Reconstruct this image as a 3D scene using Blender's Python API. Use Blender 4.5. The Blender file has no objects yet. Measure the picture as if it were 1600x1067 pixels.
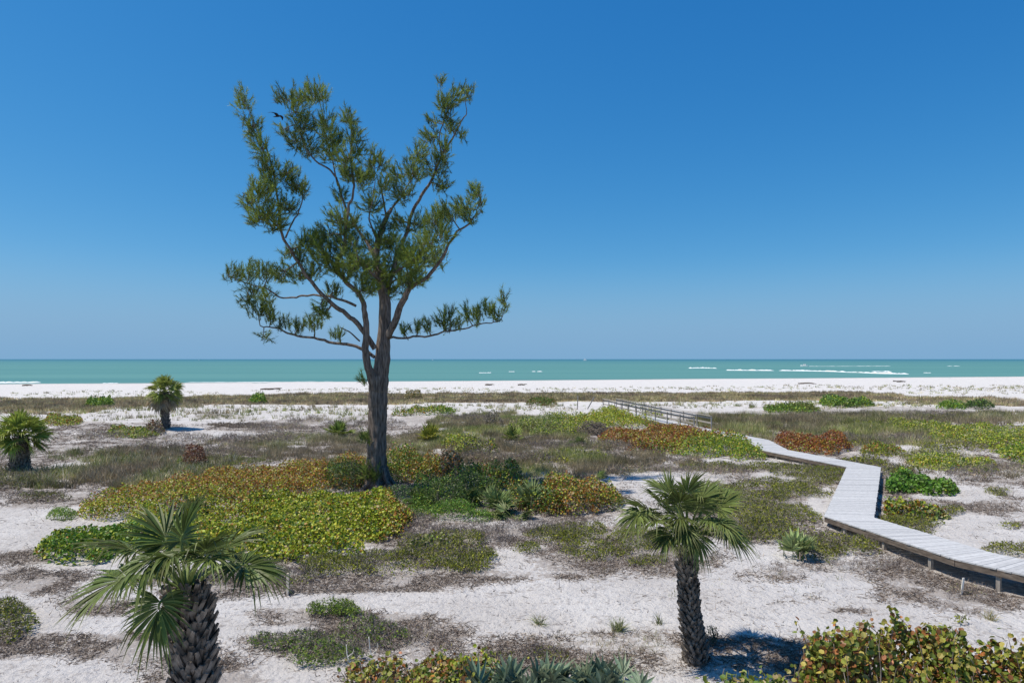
import bpy, math, random
import numpy as np
from mathutils import Vector
R = math.radians
random.seed(7); RNG = np.random.default_rng(7)
sc = bpy.context.scene
COL = sc.collection

# ------------------------------------------------------------------ camera, sky, sun, exposure
CAMZ = 6.0; F = 1066.7; HX = 800.0; HY = 561.0
cam = bpy.data.cameras.new('camera'); camo = bpy.data.objects.new('camera', cam); COL.objects.link(camo)
cam.lens = 24; cam.sensor_width = 36; cam.shift_y = 27.5/1600
cam.clip_start = 0.1; cam.clip_end = 60000
camo.location = (0, 0, CAMZ); camo.rotation_euler = (R(90), 0, 0)
sc.camera = camo
SUN_EL = 63.0; SUN_AZ = -95.0          # azimuth clockwise from +Y (straight ahead)
w = bpy.data.worlds.new('World'); sc.world = w; w.use_nodes = True
nt = w.node_tree; nt.nodes.clear()
sky = nt.nodes.new('ShaderNodeTexSky'); sky.sky_type = 'NISHITA'; sky.sun_disc = False
sky.sun_elevation = R(SUN_EL); sky.sun_rotation = R(SUN_AZ)
sky.altitude = 0; sky.air_density = 1.0; sky.dust_density = 0.3; sky.ozone_density = 3.0
def wmath(op, a, b):
    q = nt.nodes.new('ShaderNodeMath'); q.operation = op; nt.links.new(a, q.inputs[0]); q.inputs[1].default_value = b; return q.outputs[0]
sep = nt.nodes.new('ShaderNodeSeparateColor'); nt.links.new(sky.outputs[0], sep.inputs[0])
hs = nt.nodes.new('ShaderNodeCombineColor')   # a deeper, clearer blue than the default atmosphere
for k, (gain, p) in enumerate(((.90, 1.70), (.70, .87), (.84, .57))):
    v = wmath('MULTIPLY', wmath('POWER', wmath('MULTIPLY', sep.outputs[k], .095), p), gain*10)
    nt.links.new(wmath('MINIMUM', v, 30) if k == 0 else v, hs.inputs[k])
bg = nt.nodes.new('ShaderNodeBackground'); bg.inputs['Strength'].default_value = 0.1
wo = nt.nodes.new('ShaderNodeOutputWorld')
tcw = nt.nodes.new('ShaderNodeTexCoord'); sxw = nt.nodes.new('ShaderNodeSeparateXYZ'); nt.links.new(tcw.outputs['Generated'], sxw.inputs[0])
hz = nt.nodes.new('ShaderNodeMapRange'); hz.interpolation_type = 'SMOOTHSTEP'; hz.inputs['From Min'].default_value = .15; hz.inputs['From Max'].default_value = 0.0
nt.links.new(sxw.outputs[2], hz.inputs[0])
hm = nt.nodes.new('ShaderNodeMix'); hm.data_type = 'RGBA'; nt.links.new(wmath('MULTIPLY', hz.outputs[0], .9), hm.inputs[0]); nt.links.new(hs.outputs[0], hm.inputs[6])
hm.inputs[7].default_value = (1.78, 3.62, 5.75, 1)     # pale haze low over the sea
nt.links.new(hm.outputs[2], bg.inputs[0]); nt.links.new(bg.outputs[0], wo.inputs[0])
sl = bpy.data.lights.new('sun', 'SUN'); sl.energy = 4.4; sl.angle = R(0.53); sl.color = (1.0, 0.925, 0.80)
so = bpy.data.objects.new('sun', sl); COL.objects.link(so)
SD = Vector((math.sin(R(SUN_AZ))*math.cos(R(SUN_EL)), math.cos(R(SUN_AZ))*math.cos(R(SUN_EL)), math.sin(R(SUN_EL))))
so.rotation_euler = SD.to_track_quat('Z', 'Y').to_euler(); so.location = (0, 0, 60)
sc.view_settings.view_transform = 'Standard'; sc.view_settings.look = 'None'
sc.view_settings.exposure = 0.15; sc.view_settings.gamma = 1.0

# ------------------------------------------------------------------ noise and terrain
def _h(i, j, s):
    n = (i*374761393 + j*668265263 + s*1274126177) & 0xffffffff
    n = ((n ^ (n >> 13))*1274126177) & 0xffffffff
    return ((n ^ (n >> 16)) & 0xffff)/65535.0
def noise(x, y, s=0):
    x = np.asarray(x, float); y = np.asarray(y, float)
    i = np.floor(x).astype(np.int64); j = np.floor(y).astype(np.int64)
    u = x-i; v = y-j; u = u*u*(3-2*u); v = v*v*(3-2*v)
    return (_h(i, j, s)*(1-u)+_h(i+1, j, s)*u)*(1-v)+(_h(i, j+1, s)*(1-u)+_h(i+1, j+1, s)*u)*v
def fbm(x, y, s=0, o=4):
    t = 0; a = 0.5; m = 0
    for k in range(o):
        t = t+a*noise(x*2**k+17*k, y*2**k-9*k, s+k); m += a; a *= 0.5
    return t/m
def sst(a, b, x):
    t = np.clip((x-a)/(b-a), 0, 1); return t*t*(3-2*t)
def shore(x): return 167+(x+125)*0.242+3*(noise(x/30, 0*x, 5)-.5)
def terrain(x, y):
    x = np.asarray(x, float); y = np.asarray(y, float)
    near = 1-sst(95, 112, y)
    mid = sst(34, 50, y)*(1-sst(82, 100, y))
    z = near*(0.22*(fbm(x/7, y/7, 1)-.5)+0.09*(fbm(x/1.3, y/1.3, 2, 3)-.5))
    z = z+mid*(0.9*(fbm(x/11, y/9, 3)-.42))+mid*0.22*(fbm(x/2.2, y/2.2, 9, 3)-.5)
    z = z+(1-near)*0.30*(fbm(x/16, y/9, 4)-.5)
    z = z+0.03*(fbm(x/.35, y/.35, 6, 2)-.5)
    z = z-.13*np.exp(-((x-12.9)**2+(y-19)**2)/18.)
    s = y-shore(x)
    z = z*(1-sst(-25, 0, s))-0.12*sst(-30, 0, s)-3*sst(0, 80, s)
    return z
def project(x, y, z):
    return HX+F*x/y, HY+F*(CAMZ-z)/y
def ground(px, py):
    D = CAMZ*F/(py-HY)
    for _ in range(12):
        z = float(terrain((px-HX)*D/F, D)); D = 0.5*D+0.5*(CAMZ-z)*F/(py-HY)
    x = (px-HX)*D/F
    return x, D, float(terrain(x, D))
def at(px, py, D): return np.array([(px-HX)*D/F, D, CAMZ-(py-HY)*D/F])

# ------------------------------------------------------------------ mesh and tagging helpers
class MB:
    def __init__(s): s.v = []; s.n = 0; s.f = []; s.sm = []
    def add(s, v, f, col=None, smooth=False):
        v = np.asarray(v, float).reshape(-1, 3); f = np.asarray(f, np.int64)
        if col is None: col = np.ones((len(f), 3))*.5
        col = np.asarray(col, float)
        if col.ndim == 1: col = np.tile(col, (len(f), 1))
        s.v.append(v); s.f.append((f+s.n, col, smooth)); s.n += len(v)
    def mesh(s, name, mat, origin=(0, 0, 0)):
        me = bpy.data.meshes.new(name)
        V = np.concatenate(s.v)-np.array(origin)
        me.vertices.add(len(V)); me.vertices.foreach_set('co', V.ravel())
        loops = np.concatenate([f.ravel() for f, c, q in s.f])
        sizes = np.concatenate([np.full(len(f), f.shape[1]) for f, c, q in s.f])
        cols = np.concatenate([c for f, c, q in s.f])
        sm = np.concatenate([np.full(len(f), q) for f, c, q in s.f])
        me.loops.add(len(loops)); me.loops.foreach_set('vertex_index', loops)
        me.polygons.add(len(sizes))
        st = np.concatenate([[0], np.cumsum(sizes)[:-1]])
        me.polygons.foreach_set('loop_start', st)
        me.polygons.foreach_set('use_smooth', sm)
        a = me.attributes.new('col', 'FLOAT_COLOR', 'FACE')
        a.data.foreach_set('color', np.concatenate([cols, np.ones((len(cols), 1))], 1).ravel())
        me.update(calc_edges=True); me.validate()
        me.materials.append(mat)
        return me
def link(name, me, parent=None, loc=(0, 0, 0)):
    o = bpy.data.objects.new(name, me); COL.objects.link(o)
    o.location = loc
    if parent: o.parent = parent
    return o
def build(mb, name, mat, parent=None, origin=(0, 0, 0)):
    """mesh given in world coordinates; parent is an unrotated Empty at origin"""
    me = mb.mesh(name, mat, origin)
    return link(name, me, parent, (0, 0, 0) if parent else origin)
def tag(o, label=None, cat=None, group=None, kind=None):
    if label: o['label'] = label
    if cat: o['category'] = cat
    if group: o['group'] = group
    if kind: o['kind'] = kind
    return o
def thing(name, loc, label, cat, group=None):
    o = bpy.data.objects.new(name, None); COL.objects.link(o); o.location = loc
    o.empty_display_size = .3
    return tag(o, label, cat, group)
def nrm(a): return a/np.maximum(np.linalg.norm(a, axis=-1, keepdims=True), 1e-9)
def frame(n):
    up = np.where(np.abs(n[:, 2:3]) > .9, np.array([[1., 0, 0]]), np.array([[0, 0, 1.]]))
    u = nrm(np.cross(up, n)); return u, np.cross(n, u)
def add_leaves(mb, c, n, size, col, shape='round'):
    """one small folded leaf per centre"""
    N = len(c); n = nrm(n); u, v = frame(n)
    a = RNG.uniform(0, 2*np.pi, N)[:, None]; u, v = u*np.cos(a)+v*np.sin(a), -u*np.sin(a)+v*np.cos(a)
    if shape == 'round': T = np.array([(0, -.5, 0), (-.42, -.28, .1), (-.46, .22, .12), (0, .5, 0), (.46, .22, .12), (.42, -.28, .1)]); FS = [(0, 1, 2, 3), (0, 3, 4, 5)]
    elif shape == 'long': T = np.array([(0, -.6, 0), (-.22, 0, .08), (0, .6, 0), (.22, 0, .08)]); FS = [(0, 1, 2), (0, 2, 3)]
    else: T = np.array([(0, -.5, 0), (-.45, 0, .1), (0, .5, 0), (.45, 0, .1)]); FS = [(0, 1, 2, 3)]
    s = np.asarray(size).reshape(-1, 1, 1)*np.ones((N, 1, 1))
    V = c[:, None, :]+s*(u[:, None, :]*T[None, :, 0:1]+v[:, None, :]*T[None, :, 1:2]+n[:, None, :]*T[None, :, 2:3])
    K = len(T); base = (np.arange(N)*K)[:, None]
    f = np.concatenate([base+np.array(q)[None, :] for q in FS]); mb.add(V, f, np.concatenate([col]*len(FS)))
def add_blades(mb, p, d, L, wd, col, droop=0.0, segs=1):
    """grass blades or needles; p base, d direction, L length, wd width"""
    N = len(p); d = nrm(d); L = np.asarray(L).reshape(-1, 1)*np.ones((N, 1)); wd = np.asarray(wd).reshape(-1, 1)*np.ones((N, 1))
    r = nrm(RNG.normal(size=(N, 3))); s = nrm(np.cross(d, r))
    tip = p+d*L; tip[:, 2:3] -= droop*L
    if segs == 1:
        V = np.stack([p-s*wd/2, p+s*wd/2, tip], 1); f = (np.arange(N)*3)[:, None]+np.array([[0, 1, 2]])
        mb.add(V, f, col)
    else:
        m = p+d*L*.5
        V = np.stack([p-s*wd/2, p+s*wd/2, m+s*wd*.4, m-s*wd*.4, tip], 1)
        b = (np.arange(N)*5)[:, None]
        mb.add(V, b+np.array([[0, 1, 2, 3]]), col); mb.f.append(((b+np.array([[3, 2, 4]]))+mb.n-len(V)*5, np.asarray(col), False))
def tube(mb, pts, rad, sides=8, col=(.5, .5, .5), ridge=0.0, seed=0, cap=True):
    pts = np.asarray(pts, float); n = len(pts); rad = np.asarray(rad, float)*np.ones(n)
    t = np.gradient(pts, axis=0); t = nrm(t)
    ref = np.array([0, 1., 0]) if abs(t[0][1]) < .9 else np.array([1., 0, 0])
    u = nrm(np.cross(ref[None], t)); v = np.cross(t, u)
    a = np.arange(sides)*2*np.pi/sides
    rr = rad[:, None]*np.ones((n, sides))
    if ridge:
        z = np.cumsum(np.r_[0, np.linalg.norm(np.diff(pts, axis=0), axis=1)])[:, None]
        rr = rr*(1+ridge*(2*fbm(a[None, :]*2.2+0*z, z*.8+0*a[None, :], seed+40, 3)-1)+ridge*.7*np.cos(a[None, :]*5+z*.5)+ridge*.4*np.cos(a[None, :]*9-z*.3))
    V = pts[:, None, :]+rr[:, :, None]*(u[:, None, :]*np.cos(a)[None, :, None]+v[:, None, :]*np.sin(a)[None, :, None])
    i = np.arange(n-1)[:, None]*sides; j = np.arange(sides)[None, :]; k = (j+1) % sides
    f = np.stack([i+j, i+k, i+sides+k, i+sides+j], -1).reshape(-1, 4)
    mb.add(V, f, col, True)
    if cap: mb.f.append((np.array([list(range(mb.n-sides, mb.n))]), np.array([col], float), False))
def smooth_path(P, n=6):
    """Catmull-Rom through rows of P"""
    P = np.asarray(P, float)
    if len(P) < 3:
        t = np.linspace(0, 1, n+1)[:, None]; return P[0]*(1-t)+P[-1]*t
    Q = np.vstack([2*P[0]-P[1], P, 2*P[-1]-P[-2]]); out = []
    for i in range(1, len(Q)-2):
        for t in np.arange(n)/n:
            a, b, c, d = Q[i-1], Q[i], Q[i+1], Q[i+2]
            out.append(.5*((2*b)+(c-a)*t+(2*a-5*b+4*c-d)*t*t+(3*b-a-3*c+d)*t**3))
    out.append(P[-1]); return np.array(out)
def boxq(mb, c, ax, ay, az, col=(.5, .5, .5)):
    """box from centre and three half-axis vectors"""
    c = np.array(c, float); ax, ay, az = map(lambda q: np.array(q, float), (ax, ay, az))
    V = [c+sx*ax+sy*ay+sz*az for sz in (-1, 1) for sy in (-1, 1) for sx in (-1, 1)]
    mb.add(V, [(0, 2, 3, 1), (4, 5, 7, 6), (0, 1, 5, 4), (2, 6, 7, 3), (0, 4, 6, 2), (1, 3, 7, 5)], col)

# ------------------------------------------------------------------ materials
def newmat(name):
    m = bpy.data.materials.new(name); m.use_nodes = True; t = m.node_tree
    return m, t, t.nodes['Principled BSDF'], t.nodes['Material Output']
def leafmat(name, rough=.5, spec=.3, trans=.25, gain=1.0):
    m, t, b, o = newmat(name); a = t.nodes.new('ShaderNodeAttribute'); a.attribute_name = 'col'
    src = a.outputs['Color']
    n = t.nodes.new('ShaderNodeTexNoise'); n.inputs['Scale'].default_value = 9
    tc = t.nodes.new('ShaderNodeTexCoord'); t.links.new(tc.outputs['Object'], n.inputs['Vector'])
    mr = t.nodes.new('ShaderNodeMapRange'); mr.inputs['To Min'].default_value = .75*gain; mr.inputs['To Max'].default_value = 1.25*gain
    t.links.new(n.outputs[0], mr.inputs[0])
    vm = t.nodes.new('ShaderNodeVectorMath'); vm.operation = 'SCALE'
    t.links.new(src, vm.inputs[0]); t.links.new(mr.outputs[0], vm.inputs['Scale'])
    b.inputs['Roughness'].default_value = rough; b.inputs['Specular IOR Level'].default_value = spec
    t.links.new(vm.outputs[0], b.inputs['Base Color'])
    if trans:
        tr = t.nodes.new('ShaderNodeBsdfTranslucent'); mx = t.nodes.new('ShaderNodeMixShader'); mx.inputs[0].default_value = trans
        t.links.new(vm.outputs[0], tr.inputs['Color']); t.links.new(b.outputs[0], mx.inputs[1]); t.links.new(tr.outputs[0], mx.inputs[2])
        t.links.new(mx.outputs[0], o.inputs['Surface'])
    return m
def noisemat(name, c1, c2, scale=(4, 4, 4), detail=6, rough=.85, bump=.3, spec=.2, bscale=None):
    m, t, b, o = newmat(name)
    tc = t.nodes.new('ShaderNodeTexCoord'); mp = t.nodes.new('ShaderNodeMapping'); mp.inputs['Scale'].default_value = scale
    n = t.nodes.new('ShaderNodeTexNoise'); n.inputs['Scale'].default_value = 1; n.inputs['Detail'].default_value = detail
    cr = t.nodes.new('ShaderNodeValToRGB'); cr.color_ramp.elements[0].position = .32; cr.color_ramp.elements[1].position = .68
    cr.color_ramp.elements[0].color = (*c1, 1); cr.color_ramp.elements[1].color = (*c2, 1)
    t.links.new(tc.outputs['Object'], mp.inputs[0]); t.links.new(mp.outputs[0], n.inputs['Vector'])
    t.links.new(n.outputs[0], cr.inputs[0]); t.links.new(cr.outputs[0], b.inputs['Base Color'])
    b.inputs['Roughness'].default_value = rough; b.inputs['Specular IOR Level'].default_value = spec
    if bump:
        bp = t.nodes.new('ShaderNodeBump'); bp.inputs['Strength'].default_value = bump; bp.inputs['Distance'].default_value = .05
        t.links.new(n.outputs[0], bp.inputs['Height']); t.links.new(bp.outputs[0], b.inputs['Normal'])
    return m
M_LEAF = leafmat('leaf', .45, .35, .25)
M_GRASS = leafmat('grass_blade', .6, .2, .2)
M_NEEDLE = leafmat('needle', .55, .25, .2)
M_FROND = leafmat('palm_frond', .45, .22, .22)
M_BARK = noisemat('tree_bark', (.07, .052, .042), (.25, .20, .165), (14, 14, 2.2), 8, .9, .9)
M_TWIG = noisemat('twig_bark', (.10, .08, .06), (.26, .22, .18), (9, 9, 9), 4, .9, .3)
M_BOOT = noisemat('palm_boot', (.05, .040, .033), (.30, .255, .215), (10, 10, 7), 6, .85, .5)
M_DECK = leafmat('deck_boards', .75, .2, 0)
M_POST = noisemat('weathered_post', (.24, .21, .18), (.46, .42, .37), (20, 20, 3), 6, .85, .4)
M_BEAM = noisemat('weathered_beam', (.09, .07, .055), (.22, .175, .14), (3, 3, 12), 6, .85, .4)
M_WHITE = noisemat('white_hull', (.72, .72, .72), (.82, .82, .82), (1, 1, 1), 2, .4, 0)
M_DARK = noisemat('dark_rubber', (.012, .012, .013), (.03, .03, .03), (8, 8, 8), 3, .5, .2)
M_STAKE = noisemat('stake_wood', (.74, .56, .40), (.86, .72, .56), (30, 30, 3), 4, .7, .2)
M_PALESTAKE = noisemat('pale_stake', (.62, .58, .52), (.76, .72, .66), (30, 30, 3), 4, .7, .2)
M_BIRD = noisemat('bird_plumage', (.010, .010, .011), (.025, .024, .024), (8, 8, 8), 3, .7, 0)
M_BLUE = noisemat('blue_plastic', (.02, .08, .42), (.08, .20, .62), (12, 12, 12), 3, .4, .2)
M_GLASS = noisemat('dark_window', (.03, .04, .05), (.06, .07, .08), (2, 2, 2), 2, .15, 0, .5)

# ------------------------------------------------------------------ vegetation maps (footprints on the ground)
def emask(px, py, ells, wob=None):
    m = np.full(np.shape(px), -9.0)
    for e in ells:
        cx, cy, rx, ry = e[:4]
        q = 1-np.hypot((px-cx)/rx, (py-cy)/ry)
        m = np.maximum(m, q)
    return m if wob is None else m+wob
LITTER = [  # grey-brown thatch and dead runners lying on the sand
 (60,770,120,22),(130,850,60,18),(60,905,90,20),(40,870,60,14),(150,945,60,16),(25,1000,70,26),(230,1010,110,30),(330,1060,80,30),
 (520,990,150,35),(640,1000,90,35),(600,945,50,12),(440,960,60,10),(700,1055,160,35),(880,1030,190,36),(1000,1010,120,30),(1180,1020,160,40),(1280,1060,80,40),
 (700,835,150,36),(560,900,230,28),(330,910,110,22),(820,830,120,30),(950,860,130,40),(900,905,60,10),(1080,880,60,20),(1180,790,140,60),(1330,850,110,32),
 (1450,890,140,28),(1540,930,110,36),(1290,880,80,16),(1200,900,60,14),(1400,930,60,16),(1330,960,60,10),(1240,935,50,8),(1545,760,90,18),(1560,800,70,26),(1440,790,70,30),(1400,760,60,22),
 (250,715,300,34),(100,690,70,14),(480,690,160,26),(440,665,80,10),(380,668,60,8),(600,690,90,26),(760,690,200,40),(900,720,220,30),(1040,730,120,14),(1180,745,90,16),(700,660,100,14),
 (1250,665,240,26),(1480,680,220,34),(1300,725,70,20),(1560,725,80,20),(560,775,60,10),(1190,1030,80,30),(1400,645,240,14),(560,740,240,30),(800,780,220,40),(330,760,240,40),(1110,700,140,20),
 (560,650,60,6),(170,668,90,10),(240,690,60,8),(350,650,50,5)]
BARE = [(700,940,260,14),(1000,930,260,24),(350,985,120,10),(1240,975,170,20),(120,975,120,12),(1010,742,40,5),(150,730,70,8),(860,745,20,5),(1070,745,60,8),(550,880,28,6),(1450,700,60,7),(1290,790,25,24),(1420,760,0.1,.1),(1500,770,70,12),(1520,820,70,16),(1110,720,34,4),(1230,745,50,8),(760,660,40,5),(470,645,90,8),(330,680,70,7),(200,650,90,8),(800,820,60,6)]
BELT = [(150,628,220,5.5),(420,626,260,7),(700,622,330,7.5),(980,621,260,7.5),(1180,620,190,6.5),(1290,618,120,5),(20,636,120,6)]
def litter(px, py, x, y):
    w = (fbm(x/2.2, y/2.6, 11, 5)-.5)*2.2+.06
    m = np.clip(np.minimum(emask(px, py, LITTER)*1.6+.42, .86)+w, 0, 1)
    b = np.clip(emask(px, py, BARE)*3+.6+w*.8, 0, 1)
    m = m*(1-b)
    return np.clip(np.where(py < 635, 0, m), 0, 1)
# boardwalk centre line: x, y, deck height
BW = np.array([(16.5,14.9,.50),(13.95,17.6,.49),(13.0,19.2,.47),(11.95,24.2,.42),(18.3,35.5,.40),(16.0,41.5,.48),(16.7,46.5,.50),(15.0,53.7,.46),(13.4,60.5,.55),(12.0,66.5,.62),(10.6,74.0,.66)])
def bwdist(x, y):
    d = np.full(np.shape(x), 1e9)
    for a, b in zip(BW[:-1], BW[1:]):
        ab = b[:2]-a[:2]; t = np.clip(((x-a[0])*ab[0]+(y-a[1])*ab[1])/(ab@ab), 0, 1)
        d = np.minimum(d, np.hypot(x-a[0]-t*ab[0], y-a[1]-t*ab[1]))
    return d

# ------------------------------------------------------------------ ground
def make_ground():
    nr, nc = 800, 640
    D = 3.0*np.exp(np.linspace(0, math.log(360/3.0), nr)); T = np.linspace(-1.15, 1.15, nc)
    Y = np.repeat(D[:, None], nc, 1); X = (Y+9)*T[None, :]
    Z = terrain(X, Y)
    V = np.stack([X, Y, Z], -1).reshape(-1, 3)
    i = np.arange(nr-1)[:, None]*nc; j = np.arange(nc-1)[None, :]
    f = np.stack([i+j, i+j+1, i+nc+j+1, i+nc+j], -1).reshape(-1, 4)
    # wide sheet around and behind the viewer
    mb = MB(); mb.add(V, f, None, True)
    e = 3.0
    mb.add([(-420, -120, -.2), (420, -120, -.2), (420, e, -.2), (-420, e, -.2)], [(0, 1, 2, 3)])
    for s in (-1, 1):
        xs = s*(Y[:, 0]+9)*1.15; A = np.stack([xs, Y[:, 0], Z[:, 0 if s < 0 else -1]], -1)
        B = np.stack([np.full(nr, s*620.), Y[:, 0], Z[:, 0 if s < 0 else -1]], -1)
        ii = np.arange(nr-1)
        q = np.stack([ii, ii+1, nr+ii+1, nr+ii], -1)
        mb.add(np.vstack([A, B]), q if s > 0 else q[:, ::-1], None, True)
    m, t, b, o = newmat('beach_sand')
    me = mb.mesh('ground', m)
    co = np.empty(len(me.vertices)*3); me.vertices.foreach_get('co', co); co = co.reshape(-1, 3)
    yy = np.maximum(co[:, 1], 3); px, py = project(co[:, 0], yy, co[:, 2])
    L = litter(px, py, co[:, 0], yy); L[co[:, 1] < 4] = .3
    w2 = (fbm(co[:, 0]/9, yy/3, 12)-.5)*.9
    B = np.clip(emask(px, py, BELT)*2.2+.35+w2, 0, 1)
    sh = yy-shore(co[:, 0]); W = sst(-7, -1, sh+3*(noise(co[:, 0]/6, yy/6, 3)-.5))
    A = me.attributes.new('litter', 'FLOAT', 'POINT'); A.data.foreach_set('value', L)
    A = me.attributes.new('belt', 'FLOAT', 'POINT'); A.data.foreach_set('value', B)
    A = me.attributes.new('wet', 'FLOAT', 'POINT'); A.data.foreach_set('value', W)
    N = t.nodes.new; lk = t.links.new
    geo = N('ShaderNodeNewGeometry')
    def nz(sc_, det, sx=1, sy=1, rough=.55):
        mp = N('ShaderNodeMapping'); mp.inputs['Scale'].default_value = (sx, sy, 1); lk(geo.outputs['Position'], mp.inputs[0])
        n = N('ShaderNodeTexNoise'); n.inputs['Scale'].default_value = sc_; n.inputs['Detail'].default_value = det; n.inputs['Roughness'].default_value = rough
        lk(mp.outputs[0], n.inputs['Vector']); return n.outputs[0]
    def att(nm):
        a = N('ShaderNodeAttribute'); a.attribute_name = nm; return a.outputs['Fac']
    def math_(op, a, b_):
        q = N('ShaderNodeMath'); q.operation = op
        for k, vv in enumerate((a, b_)):
            if isinstance(vv, (int, float)): q.inputs[k].default_value = vv
            else: lk(vv, q.inputs[k])
        return q.outputs[0]
    def mixc(fac, a, b_):
        q = N('ShaderNodeMix'); q.data_type = 'RGBA'
        if isinstance(fac, float): q.inputs[0].default_value = fac
        else: lk(fac, q.inputs[0])
        for k, vv in ((6, a), (7, b_)):
            if isinstance(vv, tuple): q.inputs[k].default_value = (*vv, 1)
            else: lk(vv, q.inputs[k])
        return q.outputs[2]
    def thr(v, lo, hi):
        q = N('ShaderNodeMapRange'); q.interpolation_type = 'SMOOTHSTEP'; q.inputs['From Min'].default_value = lo; q.inputs['From Max'].default_value = hi
        lk(v, q.inputs[0]); return q.outputs[0]
    n1 = nz(.35, 6); n2 = nz(9, 5, 1, 1, .7); n3 = nz(2.6, 7, 1, 1.6, .68); n4 = nz(34, 3); n5 = nz(1.1, 6, 1, 2.2, .7)
    sand = mixc(thr(n1, .3, .7), (.53, .495, .47), (.63, .60, .58))
    sand = mixc(math_('MULTIPLY', thr(n2, .56, .72), .38), sand, (.40, .36, .34))
    # scattered small debris everywhere inland
    spk = math_('MULTIPLY', thr(n3, .57, .66), thr(n4, .42, .6))
    sepy = N('ShaderNodeSeparateXYZ'); lk(geo.outputs['Position'], sepy.inputs[0])
    sand = mixc(math_('MULTIPLY', spk, .30), sand, (.22, .19, .175))
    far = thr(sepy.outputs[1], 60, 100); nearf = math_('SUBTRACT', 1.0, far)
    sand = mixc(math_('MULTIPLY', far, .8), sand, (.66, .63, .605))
    sand = mixc(math_('MULTIPLY', math_('MULTIPLY', thr(n5, .50, .62), nearf), math_('MULTIPLY', thr(n2, .42, .6), .62)), sand, (.23, .195, .175))
    lit = math_('ADD', att('litter'), math_('MULTIPLY', math_('SUBTRACT', n3, .5), 2.6))
    lit = math_('ADD', lit, math_('MULTIPLY', math_('SUBTRACT', n2, .5), 3.4))
    litc = mixc(thr(n2, .3, .7), (.15, .115, .092), (.36, .305, .262))
    c = mixc(math_('MULTIPLY', thr(lit, .45, .85), .62), sand, litc)
    bl = math_('ADD', att('belt'), math_('MULTIPLY', math_('SUBTRACT', nz(.5, 5, 1, 2.5), .5), 1.3))
    c = mixc(math_('MULTIPLY', thr(bl, .4, .65), .8), c, (.33, .28, .17))
    c = mixc(math_('MULTIPLY', att('wet'), .5), c, (.33, .30, .27))
    lk(c, b.inputs['Base Color']); b.inputs['Roughness'].default_value = .95; b.inputs['Specular IOR Level'].default_value = .1
    h = math_('ADD', math_('MULTIPLY', nz(4.5, 6, 1, 1, .6), 1.0), math_('MULTIPLY', n2, .35))
    bp = N('ShaderNodeBump'); bp.inputs['Strength'].default_value = .9; bp.inputs['Distance'].default_value = .13; lk(h, bp.inputs['Height']); lk(bp.outputs[0], b.inputs['Normal'])
    g = link('ground', me); tag(g, kind='structure')
make_ground()

# ------------------------------------------------------------------ sea, surf, wakes
def make_sea():
    m, t, b, o = newmat('sea_water'); N = t.nodes.new; lk = t.links.new
    geo = N('ShaderNodeNewGeometry'); mp = N('ShaderNodeMapping'); mp.inputs['Scale'].default_value = (.002, .028, 1); lk(geo.outputs['Position'], mp.inputs[0])
    n = N('ShaderNodeTexNoise'); n.inputs['Scale'].default_value = 1; n.inputs['Detail'].default_value = 7; n.inputs['Roughness'].default_value = .62; lk(mp.outputs[0], n.inputs['Vector'])
    cr = N('ShaderNodeValToRGB'); e = cr.color_ramp.elements; e[0].position = .3; e[0].color = (.086, .222, .200, 1); e[1].position = .72; e[1].color = (.132, .290, .245, 1)
    lk(n.outputs[0], cr.inputs[0])
    sx = N('ShaderNodeSeparateXYZ'); lk(geo.outputs['Position'], sx.inputs[0])
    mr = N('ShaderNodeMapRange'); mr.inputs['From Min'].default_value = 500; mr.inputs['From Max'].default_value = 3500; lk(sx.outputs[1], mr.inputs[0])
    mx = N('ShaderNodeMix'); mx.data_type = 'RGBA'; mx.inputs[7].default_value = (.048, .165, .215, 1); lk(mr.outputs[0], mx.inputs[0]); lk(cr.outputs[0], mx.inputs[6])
    lk(mx.outputs[2], b.inputs['Base Color']); b.inputs['Roughness'].default_value = .45; b.inputs['Specular IOR Level'].default_value = .12
    mp2 = N('ShaderNodeMapping'); mp2.inputs['Scale'].default_value = (.15, .5, 1); lk(geo.outputs['Position'], mp2.inputs[0])
    n2 = N('ShaderNodeTexNoise'); n2.inputs['Scale'].default_value = 1; n2.inputs['Detail'].default_value = 5; lk(mp2.outputs[0], n2.inputs['Vector'])
    bp = N('ShaderNodeBump'); bp.inputs['Strength'].default_value = .5; bp.inputs['Distance'].default_value = .5; lk(n2.outputs[0], bp.inputs['Height']); lk(bp.outputs[0], b.inputs['Normal'])
    mb = MB(); mb.add([(-45000, 130, -.12), (45000, 130, -.12), (45000, 45000, -.12), (-45000, 45000, -.12)], [(0, 1, 2, 3)])
    tag(build(mb, 'sea', m), kind='structure')
make_sea()
M_FOAM = noisemat('sea_foam', (.70, .74, .74), (.86, .87, .87), (.7, .7, 1), 5, .9, .4)
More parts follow.
